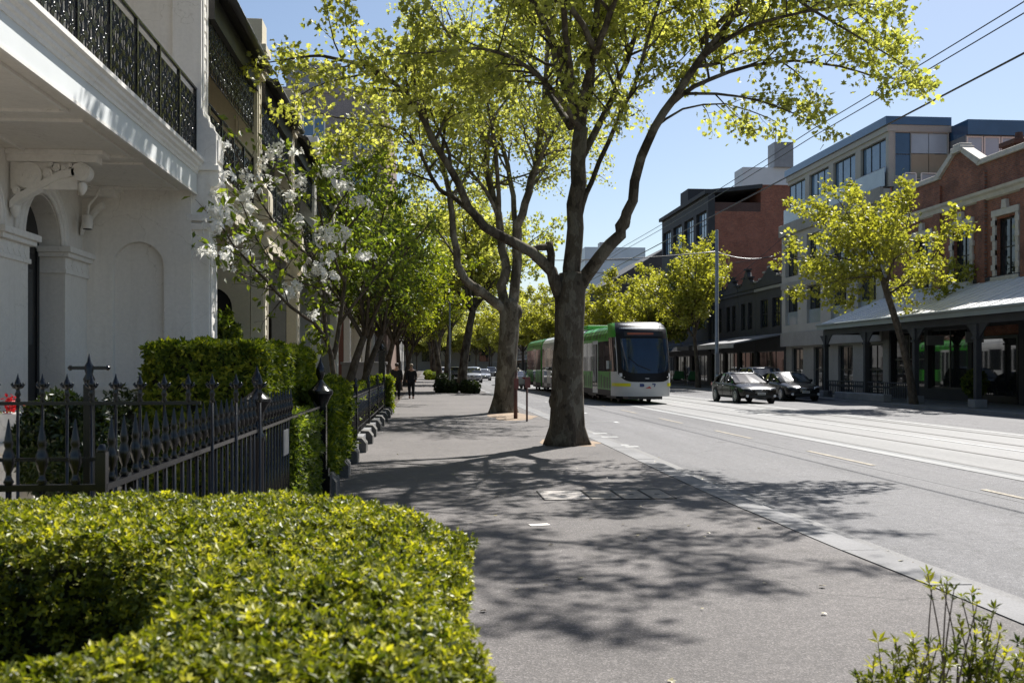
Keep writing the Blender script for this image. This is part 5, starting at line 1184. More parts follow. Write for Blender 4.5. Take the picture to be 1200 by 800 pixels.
# small emblem of three marks on the nose
bl = mat('emblem blue', (.02,.04,.16), .4); rd_ = mat('emblem red', (.5,.08,.05), .4)
em = None
def mark(pts, m): 
    q = MB(); q.add([Spt(a, z, .016) for a, z in pts], [tuple(range(len(pts)))]); return q.build('emblem', m, tr, world=False)
mark([(-.075,.80),(-.075,.95),(-.03,.95),(-.018,.92),(-.018,.83),(-.03,.80)], bl); mark([(-.01,.73),(.028,.73),(.01,.83)], rd_); mark([(.035,.90),(.035,.95),(.085,.95),(.085,.92),(.07,.80),(.055,.80),(.066,.90)], bl)
q = MB(); q.tube([Spt(.02,1.55,.05),Spt(-.1,1.8,.06),Spt(-.28,2.15,.055)],.014,5); q.build('wiper', M['black'], tr, world=False)
q = MB(); q.tube([Spt(-.45,1.24,.02),Spt(0,1.18,.02),Spt(.45,1.24,.02)],.02,5); q.build('lower_trim', M['twhite'], tr, world=False)
# body modules
prof = [(-HW,.36),(-HW,3.1),(-HW+.05,3.32),(-HW+.16,3.52),(-HW+.36,3.68),(-.5,3.78),(.5,3.78),(HW-.36,3.68),(HW-.16,3.52),(HW-.05,3.32),(HW,3.1),(HW,.36)]
mods = [(1.75,9.4,'g'),(10.0,17.2,'w'),(17.8,24.8,'w'),(25.4,33.4,'g')]
rs = random.Random(8)
for y0,y1,kk in mods:
    q = MB(); q.prism([(x,z) for x,z in prof],'y',y0,y1,0); b = bevel(q.build('body_module', M['twhite'] if kk=='w' else M['tgreen'], tr, world=False),.02)
    for s in (-1,1):
        X = s*HW; e = s*.006
        def pan(name, a, b_, z0, z1, m, o=.006, par=b):
            q = MB(); q.box(*sorted((X-s*.01,X+s*o)),a,b_,z0,z1); return q.build(name, m, par, world=False)
        pan('skirt', y0+.02, y1-.02, .34, .62, M['tblack'] if kk=='g' else mat('tram grey skirt',(.1,.1,.105),.5,.1))
        doors = [(y0+1.7,y0+3.0),(y1-2.3,y1-1.0)] if kk=='w' else [(y0+3.1,y0+4.4)] if y0 < 5 else [(y1-5.2,y1-3.9)]
        segs = []; a = y0+.15
        for d0,d1 in doors: segs.append((a,d0-.08)); a = d1+.08
        segs.append((a,y1-.15))
        for a,b_ in segs:
            if b_-a < .4: continue
            n = max(1,round((b_-a)/1.6)); pan('window_band', a, b_, 1.5, 2.95, M['carglass'])
            for i in range(1,n):
                c = a+(b_-a)*i/n; pan('window_post', c-.04, c+.04, 1.5, 2.95, M['tblack'], .009)
            if kk=='g':   # dark green strokes of the livery
                c = a
                while c < b_-.2:
                    w = rs.uniform(.18,.5); pan('livery_stroke', c, min(c+w,b_), .68, rs.uniform(1.2,1.48), M['tdkgreen'], .004); c += w+rs.uniform(.15,.45)
        for d0,d1 in doors:
            dm = pan('door', d0, d1, .40, 3.02, M['twhite'], .012)
            for i in range(2):
                w = (d1-d0)/2; pan('door_pane', d0+i*w+.09, d0+(i+1)*w-.07, .62, 2.85, M['carglass'], .016, dm)
        # cove panels above the windows
        if kk=='g':
            c = y0+.3
            while c < y1-.4:
                w = rs.uniform(.2,.6); k0 = rs.uniform(3.06,3.2)
                q = MB(); c2 = min(c+w,y1-.1)
                pr = [(HW,k0),(HW-.05,3.32),(HW-.16,3.52),(HW-.36,3.68)][:rs.choice((3,4,4))]
                for (xa,za),(xb,zb) in zip(pr,pr[1:]): q.add([(s*(xa+.006),c,za+.003),(s*(xa+.006),c2,za+.003),(s*(xb+.006),c2,zb+.004),(s*(xb+.006),c,zb+.004)],[(0,1,2,3)])
                q.build('livery_stroke', M['tdkgreen'], b, world=False); c += w+rs.uniform(.2,.6)
for y0,y1 in ((9.4,10.0),(17.2,17.8),(24.8,25.4)):
    q = MB()
    for i in range(6): 
        a = y0+(y1-y0)*i/6; w = .06 if i%2 else .1
        q.prism([(x*(1-w),z*.985) for x,z in prof],'y',a,a+(y1-y0)/6)
    q.build('bellows', M['bellow'], tr, world=False)
for yc in (3.4,8.3,13.6,21.3,27,31.4):
    q = MB(); q.box(-.95,.95,yc-1.1,yc+1.1,.2,.5); bg = q.build('bogie', M['black'], tr, world=False)
    for s in (-1,1):
        for d in (-.75,.75): q = MB(); q.lathe([(.3,-.06),(.3,.06)],(s*.72,yc+d,.31),18,axis='x'); q.build('wheel', M['rail'], bg, world=False)
q = MB(); q.box(-.8,.8,.4,1.5,.22,.4); q.build('underframe', M['black'], tr, world=False)
q = MB(); q.box(-.7,.7,11,16,3.78,4.05); q.box(-.7,.7,18.5,22,3.78,4.0); bevel(q.build('roof_box', M['tgreen'], tr, world=False),.06,2)
q = MB(); q.tube([(-.4,22.6,3.85),(0,23.6,4.8),(0,22.4,5.9)],.03,5); q.tube([(.4,22.6,3.85),(0,23.6,4.8)],.03,5); q.tube([(-.7,22.4,5.9),(.7,22.4,5.9)],.025,5); q.build('pantograph', M['rail'], tr, world=False)
for s in (-1,1): q = MB(); q.box(*sorted((s*(HW+.02),s*(HW+.14))),2.0,2.1,1.62,2.0); q.build('mirror_camera', M['twhite'], tr, world=False)
# ================================================================ PEOPLE
M['suit'] = mat('black suit cloth', (.006,.006,.007), .9, .2, 8)
M['suit2'] = mat('dark navy cloth', (.007,.0075,.01), .9, .2, 8)
M['skin'] = mat('skin', (.42,.24,.16), .5, .08, 8)
M['hair'] = mat('brown hair', (.045,.03,.02), .6, .3, 30)
M['hair2'] = mat('fair hair', (.22,.17,.11), .6, .3, 30)
M['shoe'] = mat('black shoe', (.01,.01,.01), .35, .2, 8)
def skin_obj(name, joints, edges, m, parent, lv=2):
    me = bpy.data.meshes.new(name); me.from_pydata([j[:3] for j in joints], edges, []); o = bpy.data.objects.new(name, me); COL.objects.link(o)
    md = o.modifiers.new('skin','SKIN'); md.use_smooth_shade = True
    for i, j in enumerate(joints):
        sv = me.skin_vertices[0].data[i]; r = j[3]; sv.radius = (r if isinstance(r, tuple) else (r, r)); sv.use_root = (i == 0)
    s = o.modifiers.new('sub','SUBSURF'); s.levels = lv; s.render_levels = lv
    dg = bpy.context.evaluated_depsgraph_get(); m2 = bpy.data.meshes.new_from_object(o.evaluated_get(dg))
    bpy.data.objects.remove(o); m2.name = name; m2.materials.clear(); m2.materials.append(m)
    for p in m2.polygons: p.material_index = 0; p.use_smooth = True
    o = bpy.data.objects.new(name, m2); COL.objects.link(o); o.parent = parent; ORIG[o.name] = Vector(); return o
def person(label, loc, rz, hairm, suit, step=1, h=1.8):
    t = thing('person', label, 'person', loc, rz, 'people walking away on the footpath'); k = h/1.8; t.scale = (k,k,k)
    s = step
    J = [(0,0,.96,.13),(0,.0,1.15,.12),(0,.01,1.38,(.15,.11)),(0,.01,1.50,.065),(0,.02,1.60,.075),(0,.03,1.70,.095),(0,.02,1.77,.06),
         (.19,.0,1.42,.062),(.235,-.05*s,1.15,.047),(.235,.10*s,.92,.038),(-.19,.0,1.42,.062),(-.235,.06*s,1.15,.047),(-.24,.0*s-.08,.92,.038),
         (.095,.0,.90,.095),(.10,.12*s,.50,.062),(.10,.02*s,.10,.043),(.10,.16*s,.04,.038),(-.095,.0,.90,.095),(-.10,-.02*s,.50,.062),(-.10,-.22*s,.12,.043),(-.10,-.10*s,.04,.038),
         (.235,.13*s,.84,.03),(-.24,-.08,.84,.03)]
    E = [(0,1),(1,2),(2,3),(3,4),(4,5),(5,6),(2,7),(7,8),(8,9),(2,10),(10,11),(11,12),(0,13),(13,14),(14,15),(15,16),(0,17),(17,18),(18,19),(19,20),(9,21),(12,22)]
    skin_obj('body', J, E, M['skin'], t)
    A = [(0,0,.86,(.215,.155)),(0,0,1.1,(.19,.14)),(0,.01,1.36,(.20,.14)),(0,.01,1.47,(.11,.09)),(.205,.0,1.41,.082),(.245,-.05*s,1.15,.066),(.243,.10*s,.94,.055),(-.205,.0,1.41,.082),(-.245,.06*s,1.15,.066),(-.248,-.07,.94,.055)]
    skin_obj('jacket', A, [(0,1),(1,2),(2,3),(2,4),(4,5),(5,6),(2,7),(7,8),(8,9)], suit, t)
    B = [(0,0,.95,.16),(.098,.0,.88,.125),(.102,.12*s,.50,.088),(.10,.03*s,.10,.07),(-.098,.0,.88,.125),(-.102,-.02*s,.50,.088),(-.10,-.21*s,.13,.07)]
    skin_obj('trousers', B, [(0,1),(1,2),(2,3),(0,4),(4,5),(5,6)], suit, t)
    for x, y, z, tip in ((.10,.03*s,.05,.0),(-.10,-.21*s,.09,.03)):
        skin_obj('shoe', [(x,y-.07,z,.062),(x,y+.06,z-.01-tip,.06),(x,y+.19,max(.035,z-.02-tip),.04)], [(0,1),(1,2)], M['shoe'], t, 1)
    skin_obj('hair', [(0,-.035,1.60,.09),(0,-.025,1.70,.118),(0,.02,1.78,.1)], [(0,1),(1,2)], hairm, t)
    q = MB(); q.lathe([(.068,1.475),(.063,1.515)],(0,.012,0),12); q.build('collar', M['white'], t, world=False)
    return t
pa, pb_ = G(465,467.5), G(482,467)
person('person in a black suit walking away on the left of the pair', pa, 0.0, M['hair'], M['suit'], 1, 1.82)
person('fair haired person in dark clothes walking away on the right of the pair', pb_, -.05, M['hair2'], M['suit2'], -1, 1.78)
# ================================================================ FAR SIDE OF THE STREET
FXR = 25.0
RB = brick('red brick', (.34,.11,.052),(.22,.07,.04),(.2,.15,.12),'x',1,.55)
RBy = brick('red brick end', (.40,.12,.065),(.30,.085,.05),(.2,.15,.12),'y',1,.3)
MATS_dark_brick = brick('sooty brick', (.10,.045,.03),(.07,.035,.028),(.08,.06,.05),'y',1,.4)
M['stone'] = mat('pale dressing stone', (.5,.46,.4), .8, .15, 2, .08, 30)
M['conc'] = mat('beige concrete panel', (.40,.375,.335), .8, .1, .6, .06, 20)
M['concd'] = mat('weathered concrete', (.30,.28,.255), .85, .14, .7, .08, 15, stretch=(1,1,.35))
M['charcoal'] = mat('charcoal render', (.035,.036,.04), .75, .2, 1)
M['bluepanel'] = mat('blue cladding panel', (.035,.085,.17), .12, .15, .8, spec=.8)
M['frost'] = mat('frosted blue panel', (.42,.48,.53), .25, .08, 1, spec=.6)
M['tan'] = mat('tan panel', (.36,.30,.21), .7, .08, 1)
M['awn'] = mat('pale tin awning', (.74,.73,.70), .5, .12, .8, .08, 8, stretch=(.3,3,1))
M['shopglass'] = glassmat('shop glass', (.02,.022,.022), .03, 1.0)
def shopfront(t, X, y0, y1, z1, fm, n):
    """shop windows with stall riser, mullions and door, in a wall of constant X that faces the street (-X)"""
    w = (y1-y0)/n
    for i in range(n):
        a, b = y0+i*w+.18, y0+(i+1)*w-.18
        if i % 3 == 1:
            q = MB(); q.box(X-.05,X+.02,a+.3,b-.3,.0,z1-.6); d = q.build('door', M['black'], t); q = MB(); q.box(X-.062,X-.05,a+.42,b-.42,.35,z1-.75); q.build('pane', M['shopglass'], d)
        else: window(t,'x',X,a,b,.55,z1-.15,fm,M['shopglass'],1,0 if i%2 else 1,.08,-1)
def bld(name, label, cat, loc): return thing(name, label, cat, loc)
# ---- red brick shop with verandah
Y0, Y1 = 24.0, YX(1042,FXR)
bs = bld('brick_shop', 'red brick parapet building with gable above a dark verandah shop', 'building', (FXR,(Y0+Y1)/2,0))
wins = []
for px in (1180,1128,1082): yc = YX(px,FXR); wins.append((yc-.75,yc+.75,5.55,8.1))
for yc in (29.5, 33.6): wins.append((yc-.75,yc+.75,5.55,8.1))
n = 7; w = (Y1-Y0)/n; holes = [(Y0+w*i+.18,Y0+w*(i+1)-.18,.55 if i%3 != 1 else 0,3.45) for i in range(n)]
q = MB(); q.wall('x',FXR,FXR+.35,Y0,Y1,3.6,10.4,wins); q.box(FXR+.36,FXR+13,Y0,Y1,0,9.6); q.build('wall', RB, bs)
q = MB(); q.wall('x',FXR,FXR+.3,Y0,Y1,0,3.6,holes); q.build('shop_wall', M['charcoal'], bs)
shopfront(bs, FXR+.2, Y0, Y1, 3.6, M['black'], n)
for a,b,c,d in wins:
    window(bs,'x',FXR+.2,a,b,c,d,M['black'],M['glass'],1,1,.08,-1)
    q = MB()
    q.box(FXR-.1,FXR,a-.22,a,c,d+.1); q.box(FXR-.1,FXR,b,b+.22,c,d+.1); q.box(FXR-.12,FXR,a-.28,b+.28,d+.1,d+.38); q.box(FXR-.16,FXR,a-.3,b+.3,c-.2,c)
    q.prism([(a+.55,d+.38),(b-.55,d+.38),(b-.6,d+.75),(a+.6,d+.75)],'x',FXR-.16,FXR)
    for k in range(4):
        for e in (a-.3,b): q.box(FXR-.12,FXR,e,e+.3,c+.3+k*.65,c+.55+k*.65)
    bevel(q.build('window_surround', M['stone'], bs),.01)
q = MB()
for px in (1204,1152,1100,1060): yc = YX(px,FXR); q.box(FXR-.12,FXR,yc-.32,yc+.32,3.6,10.4)
q.build('pilaster', RB, bs)
q = MB(); q.prism([(0,0),(-.12,.05),(-.18,.22),(-.3,.3),(-.34,.42),(0,.45)],'y',Y0,Y1); q.v = [(x+FXR,y,z+9.05) for x,y,z in q.v]; q.build('cornice', M['stone'], bs)
gc = YX(1124,FXR); gw = 1.75
q = MB(); q.box(FXR,FXR+.3,Y0,gc-gw,10.4,10.75); q.box(FXR,FXR+.3,gc+gw,Y1,10.4,10.4+.35); q.prism([(gc-gw,10.4),(gc+gw,10.4),(gc+gw,10.75),(gc+.35,11.65),(gc-.35,11.65),(gc-gw,10.75)],'x',FXR,FXR+.3); q.build('parapet', RB, bs)
q = MB(); q.box(FXR-.12,FXR+.4,Y0,gc-gw+.1,10.75,11.0); q.box(FXR-.12,FXR+.4,gc+gw-.1,Y1,10.75,11.0)
for s in (-1,1): q.prism([(gc+s*(gw-.05),10.8),(gc+s*.3,11.68),(gc+s*.3,11.95),(gc+s*(gw+.25),10.98)],'x',FXR-.14,FXR+.42)
q.box(FXR-.2,FXR+.5,gc-.45,gc+.45,11.68,11.95); q.box(FXR-.14,FXR+.44,gc-.34,gc+.34,11.95,12.1)
bevel(q.build('coping', M['stone'], bs),.02)
for px in (1152,1204):
    q = MB(); yc = YX(px,FXR); q.box(FXR+1.2,FXR+2.2,yc-.5,yc+.5,9.6,11.6); q.box(FXR+1.1,FXR+2.3,yc-.6,yc+.6,11.6,11.8); q.lathe([(.2,11.8),(.16,12.2)],(FXR+1.7,yc,0),10); q.build('chimney', MATS_dark_brick, bs)
# verandah over the footpath
PXP, EX = 21.5, 21.2
ya, yb = 24.0, YX(968,PXP)
q = MB(); q.prism([(EX,3.82),(FXR-.02,5.35),(FXR-.02,5.42),(EX,3.89)],'y',ya,yb+.35); q.build('verandah_roof', M['awn'], bs)
q = MB()
yy = ya
while yy < yb+.3: q.prism([(EX,3.892),(FXR-.02,5.422),(FXR-.02,5.452),(EX,3.922)],'y',yy,yy+.03); yy += .76
q.build('roof_seam', M['awn'], bs)
q = MB(); q.box(EX-.06,EX,ya,yb+.4,3.60,3.9); q.tube([(EX-.09,ya,3.86),(EX-.09,yb+.4,3.86)],.06,8); q.build('verandah_fascia', mat('grey green fascia',(.24,.27,.26),.6,.1), bs)
q = MB(); q.box(FXR-.1,FXR-.001,ya,yb,5.42,5.6); q.box(PXP-.08,PXP+.08,ya,yb+.2,3.3,3.6); q.prism([(PXP,3.35),(FXR,3.35),(FXR,5.3),(PXP,3.85)],'y',yb+.2,yb+.26); q.build('verandah_beam', M['charcoal'], bs)
q = MB(); q.box(EX+.05,FXR,ya,yb+.2,3.62,3.66); q.build('verandah_ceiling', M['charcoal'], bs)
for k in range(6):
    yy = yb-4.95*k
    if yy < ya: break
    q = MB(); q.box(PXP-.11,PXP+.11,yy-.11,yy+.11,.35,3.3); p_ = q.build('post', M['charcoal'], bs)
    q = MB(); q.box(PXP-.26,PXP+.26,yy-.26,yy+.26,0,.34); bevel(q.build('post_base', M['bluestone'], p_),.02)
    q = MB(); q.box(PXP-.16,PXP+.16,yy-.16,yy+.16,2.7,2.8)
    for s in (-1,1): q.prism([(yy+s*.11,2.75),(yy+s*.16,2.75),(yy+s*.62,3.18),(yy+s*.8,3.3),(yy+s*.11,3.3)],'x',PXP-.03,PXP+.03)
    q.build('post_bracket', M['charcoal'], p_)
q = MB(); yy = yb-9.2
while yy < yb-.3: q.box(PXP-.02,PXP+.02,yy,yy+.03,.18,.85); q.lathe([(.06,PXP-.015),(.06,PXP+.015)],(0,yy+.12,.65),8,axis='x'); yy += .22
q.box(PXP-.03,PXP+.03,yb-9.4,yb-.2,.85,.9); q.box(PXP-.03,PXP+.03,yb-9.4,yb-.2,.15,.19); fr_ = thing('railing','low black café railing between the verandah posts','railing',(PXP,yb-5,0)); q.build('rail_panel', M['charcoal'], fr_)
q = MB(); q.box(PXP-.9,PXP-.5,yb-8.7,yb-3.2,0,.36); tag(bevel(q.build('bench', M['bluestone']),.03),'long low stone bench at the kerb beside the slanting tree','bench')
# blade signs and shop details under the verandah
for px,z in ((1096,2.95),(1142,3.0)):
    yy = YX(px,23.2); t = thing('hanging_sign', 'small dark sign board hanging under the verandah %s' % ('nearer the slanting tree' if px < 1100 else 'right of the tall shop window'), 'sign', (23.2,yy,3.2), 0, 'sign boards under the verandah')
    q = MB(); q.box(22.8,23.6,yy-.03,yy+.03,z-.35,z+.1); q.build('board', mat('grey sign board',(.16,.17,.17),.5,.15), t); q = MB(); q.tube([(23,yy,z+.1),(23,yy,3.62)],.01,5); q.tube([(23.4,yy,z+.1),(23.4,yy,3.62)],.01,5); q.build('hanger', M['black'], t)
round_shrub('potted_shrub','leafy potted shrub by the shop door under the verandah',(24.0,YX(1142,24.0),.85),.5,.5,.55,120,.14,M['leafg'],91,.2)
# ---- pale concrete apartment building
Ya, Yb = Y1+.05, YX(921,FXR)
gb = bld('concrete_apartments', 'four storey beige concrete apartment building with blue glass top floor', 'building', (FXR,(Ya+Yb)/2,0))
L_ = Yb-Ya; bay = L_/4
h1 = [(Ya+bay*i+.9,Ya+bay*(i+1)-.7,z0,z1) for i in range(4) for z0,z1 in ((4.45,6.9),(7.75,10.2))]
h0 = [(Ya+bay*i+.7,Ya+bay*(i+1)-1.1,0,2.9) for i in range(4)]
h2 = [(Ya+bay*i+.35,Ya+bay*(i+1)-.35,11.6,14.15) for i in range(4)]
q = MB(); q.wall('x',FXR-.3,FXR+.1,Ya,Yb,3.1,11.3,h1); q.wall('x',FXR+.0,FXR+.3,Ya,Yb-.4,11.41,14.4,h2); q.box(FXR+1.6,FXR+14,Ya+.02,Yb-.02,0,11.3); q.build('wall', M['conc'], gb)
q = MB(); q.wall('x',FXR+.0,FXR+.3,Ya,Yb,0,3.1,h0); q.build('ground_wall', M['concd'], gb)
q = MB(); q.box(FXR-.42,FXR-.3,Ya,Yb,3.0,3.95); q.box(FXR-.38,FXR-.3,Ya,Yb,6.95,7.35); q.box(FXR-.5,FXR-.301,Ya,Yb+.1,10.6,11.4); bevel(q.build('concrete_band', M['concd'], gb),.02)
q = MB(); q.box(FXR-.1,FXR+14.2,Ya-.05,Yb-.3,14.4,14.75); q.build('roof_edge', M['conc'], gb)
q = MB(); q.box(FXR-.2,FXR+3.5,Ya-.1,Yb-.25,14.752,15.2); q.build('blue_fascia', M['bluepanel'], gb)
for a,b,c,d in h1: window(gb,'x',FXR+.0,a,b,c,d,M['charcoal'],M['glass'],2,0,.07,-1)
for a,b,c,d in h2: window(gb,'x',FXR+.2,a,b,c,d,M['charcoal'],M['skytintglass'],2,0,.07,-1)
for a,b,c,d in h0: window(gb,'x',FXR+.2,a,b,c+.02,d,M['black'],M['shopglass'],1,1,.09,-1)
for i in range(4):
    a, b = Ya+bay*i+.1, Ya+bay*(i+1)-.1
    q = MB(); q.box(FXR-.2,FXR-.17,a,b,11.45,12.45); q.build('balustrade_glass', mat('pale balustrade glass',(.3,.34,.36),.08,.1,1,spec=1), gb)
    q = MB(); q.tube([(FXR-.18,a,12.47),(FXR-.18,b,12.47)],.025,5); q.build('balustrade_rail', M['tin'], gb)
    q = MB(); q.box(FXR-.14,FXR-.12,a+.8,b-.6,4.45,5.35); q.build('balustrade_glass', MATS['pale balustrade glass'], gb)
# the end that faces us above the brick shop
ye = Ya-.02
q = MB(); q.wall('y',ye,ye+.3,FXR+.31,FXR+3.4,9.0,14.4,[(FXR+.36,FXR+1.25,12.0,14.35),(FXR+1.26,FXR+3.35,9.9,14.35)]); q.build('end_wall', M['conc'], gb)
for (xa,xb,za,zb,m_,nm) in ((.37,1.24,13.2,14.34,'bluepanel','blue_panel'),(.37,1.24,12.02,13.15,'bluepanel','blue_panel'),(1.27,2.28,13.25,14.34,'frost','white_panel'),(2.32,3.34,13.25,14.34,'frost','white_panel'),(1.27,2.28,11.9,13.2,'tan','tan_panel'),(2.32,3.34,11.9,13.2,'tan','tan_panel'),(1.27,3.34,9.9,11.85,'conc','concrete_panel')):
    q = MB(); q.box(FXR+xa,FXR+xb,ye+.1,ye+.2,za,zb); q.build(nm, M[m_], gb)
for xa,xb in ((.5,1.1),(1.4,2.3),(2.45,3.3)):
    q = MB(); q.box(FXR+xa,FXR+xb,ye-.85,ye-.82,10.0,11.9); q.build('screen_panel', mat('frosted screen',(.36,.38,.39),.2,.1,1), gb)
    q = MB()
    for xx in (xa,xb): q.box(FXR+xx-.03,FXR+xx+.03,ye-.86,ye-.8,9.4,11.95)
    q.box(FXR+xa,FXR+xb,ye-.86,ye-.8,11.95,12.0); q.build('screen_frame', M['white'], gb)
q = MB(); q.box(FXR+.36,FXR+6.4,ye-.9,ye,9.62,9.9); q.build('terrace_slab', M['conc'], gb)
pb2 = bld('blue_penthouse', 'blue and white rooftop storey set back behind the brick gable', 'building', (30,52,9.7))
q = MB(); q.box(FXR+3.5,FXR+7.4,50.6,53.8,9.7,12.3); q.build('dark_base', brick('dark brick',(.07,.04,.035),(.05,.03,.03),(.06,.05,.05),'y',1,.2), pb2)
q = MB(); q.box(FXR+3.5,FXR+7.4,50.6,53.8,12.3,13.9); q.build('wall', M['tin'], pb2); q = MB(); q.box(FXR+3.52,FXR+7.5,50.4,53.8,13.9,14.7); q.build('blue_fascia', M['bluepanel'], pb2)
for i in range(4):
    xa = FXR+3.55+i*.96; window(pb2,'y',50.6,xa,xa+.9,12.4,13.85,M['white'],M['skytintglass'] if i == 3 else M['frost'],0,0,.07,-1)
t = thing('air_conditioner','small grey air conditioning unit on the terrace behind the gable','air conditioner',(30.2,51,9.4)); q = MB(); q.box(30.0,30.5,50.4,50.9,9.45,10.5); bevel(q.build('case', M['tin'], t),.02); q = MB(); q.lathe([(.2,50.38),(.2,50.4)],(30.25,0,10.1),14,axis='y'); q.build('fan_grille', M['dark'], t)
# ---- charcoal parapet shops
cy = [Yb+.1, 74.2, 78.4, 82.2, 86.2]
for i in range(4):
    a, b = cy[i], cy[i+1]-.05
    lab = ('charcoal shop with curved parapet next to the concrete apartments','charcoal shop with peaked parapet, second from the concrete apartments','charcoal shop with curved parapet, third from the concrete apartments','charcoal shop under the red brick flank, farthest of the charcoal row')[i]
    t = thing('parapet_shop', lab, 'shop', (FXR,(a+b)/2,0), 0, 'charcoal parapet shops')
    c = (a+b)/2; w = (b-a)/3
    hs = [(a+w*.5-.0+k*w*1.2,a+w*.5+w*.75+k*w*1.2,4.5,6.6) for k in range(2)]
    q = MB(); q.wall('x',FXR,FXR+.3,a,b,3.2,7.6,hs); q.box(FXR+.6,FXR+12,a,b,0,7.4)
    top = [(a,7.6),(b,7.6),(b,8.0)]+[(c+(b-a)*.5*u, 8.0+(1.2 if i%2 else .9)*math.exp(-(u*2.2)**2)*(1 if i%2==0 else (1-abs(u)))) for u in np.linspace(.9,-.9,13)]+[(a,8.0)]
    q.prism(top,'x',FXR-.05,FXR+.3); q.build('wall', M['charcoal'], t)
    for h_ in hs: window(t,'x',FXR+.18,*h_[:4],M['black'],M['glass'],1,1,.07,-1)
    q = MB(); q.wall('x',FXR,FXR+.3,a,b,0,3.2,[(a+.3,b-.3,.3,2.8)]); q.build('shop_wall', M['charcoal'], t)
    window(t,'x',FXR+.15,a+.3,b-.3,.3,2.8,M['black'],M['shopglass'],2,0,.08,-1)
    q = MB(); q.box(FXR-.1,FXR+.02,a,b,7.3,7.5)
    for k in range(7): u = -.9+.3*k; zz = 8.0+(1.2 if i%2 else .9)*math.exp(-(u*2.2)**2)*(1 if i%2==0 else (1-abs(u))); q.box(FXR-.12,FXR+.36,c+(b-a)*.5*u-.3,c+(b-a)*.5*u+.3,zz-.02,zz+.1)
    q.build('coping', M['tin'] if i == 0 else M['charcoal'], t)
    q = MB(); x0 = 21.3 if i != 2 else 21.0; q.prism([(x0,3.2),(FXR,3.9),(FXR,4.0),(x0,3.3)],'y',a,b); q.box(x0-.04,x0,a,b,2.95,3.3); q.build('awning', M['tin'] if i < 2 else (M['bluepanel'] if i == 3 else M['charcoal']), t)
# ---- tall red brick building
Yc, Yd = 86.3, YX(778,FXR)
rb = bld('brick_building', 'tall red brick building with charcoal street front above the charcoal shops', 'building', (FXR,(Yc+Yd)/2,0))
q = MB(); q.box(FXR+.4,FXR+20,Yc,Yd,0,15.4); q.box(FXR+4.6,FXR+20,Yc+.03,Yd,15.4,17.7); q.box(FXR+4.5,FXR+20.1,Yc-.05,Yd,17.7,17.8); q.build('wall', RBy, rb)
L_ = Yd-Yc; hs = [(Yc+L_*i/4+.5,Yc+L_*(i+1)/4-.5,z0,z0+2.4) for i in range(4) for z0 in (5,8.5,13.2)]
q = MB(); q.wall('x',FXR-.2,FXR+.4,Yc-.1,Yd,3,16.9,hs); q.build('street_wall', M['charcoal'], rb)
q = MB(); q.prism([(FXR-.5,16.9),(FXR+4.7,17.5),(FXR+4.7,17.85),(FXR-.5,17.25)],'y',Yc-.15,Yd+.2); q.build('roof_canopy', M['charcoal'], rb)
q = MB(); q.box(FXR+.4,FXR+4.6,Yc+.05,Yc+.3,15.4,16.2); q.build('balcony_screen', brick('dark red brick',(.1,.04,.03),(.08,.035,.03),(.09,.07,.06),'y',1,.2), rb)
for h_ in hs: window(rb,'x',FXR+.1,*h_,M['charcoal'],M['skytintglass'],3,1,.09,-1)
q = MB(); q.wall('x',FXR,FXR+.3,Yc,Yd,0,3,[(Yc+1,Yc+6,.3,2.7),(Yc+7,Yc+12,.3,2.7),(Yc+13,Yd-1,.3,2.7)]); q.build('shop_wall', M['charcoal'], rb)
for a,b in ((Yc+1,Yc+6),(Yc+7,Yc+12),(Yc+13,Yd-1)): window(rb,'x',FXR+.15,a,b,.3,2.7,M['black'],M['shopglass'],3,0,.09,-1)
q = MB(); q.prism([(21.2,3.1),(FXR,3.9),(FXR,4.0),(21.2,3.2)],'y',Yc,Yd); q.build('awning', M['bluepanel'], rb)
q = MB(); q.box(FXR+1,FXR+3.4,Yd-6,Yd-3,17.4,19.4); q.build('lift_room', M['charcoal'], rb)
# ---- buildings beyond
wt = bld('white_tower', 'white rooftop block with grey stack behind the red brick building', 'building', (44,125,0))
q = MB(); q.box(40.5,56,125,128.5,0,27.3); q.build('wall', mat('cool white cladding',(.55,.58,.6),.6,.06,.5), wt); q = MB(); q.box(44.5,47,124.5,127,27.3,30.5); q.build('stack', M['tin'], wt); q = MB(); q.tube([(45.2,126,30.5),(45.2,126,33.5)],.06,5); q.build('mast', M['tin'], wt)
gt_ = bld('glass_tower', 'pale blue white slab tower seen in the gap between tree limbs', 'building', (42,230,0))
q = MB(); q.box(36,50,225,245,0,29); q.build('wall', mat('pale blue cladding',(.5,.56,.62),.4,.06,.3), gt_)
q = MB()
for k in range(9): q.box(35.9,50.1,224.9,245,3*k+2,3*k+2.25)
q.build('floor_band', M['tin'], gt_); q = MB(); q.box(40,42,228,231,29,30.5); q.build('roof_vent', M['tin'], gt_)
dk = bld('dark_block', 'dark slate roofed block below the pale slab tower', 'building', (33,150,0)); q = MB(); q.box(25,44,136,170,0,13); q.build('wall', M['charcoal'], dk); q = MB(); q.prism([(24.6,13),(44.4,13),(34.5,19)],'y',136,170); q.build('roof', M['charcoal'], dk); window(dk,'x',25,140,150,4,8,M['white'],M['glass'],3,1,.12,-1)
pal = [('grey',(.2,.2,.21)),('brown',(.2,.14,.1)),('cream',(.42,.38,.3)),('slate',(.09,.1,.12)),('red brown',(.2,.09,.06)),('pale grey',(.35,.35,.34)),('ochre',(.35,.25,.13))]
yy = Yd+.3; k = 0
rsh = random.Random(12)
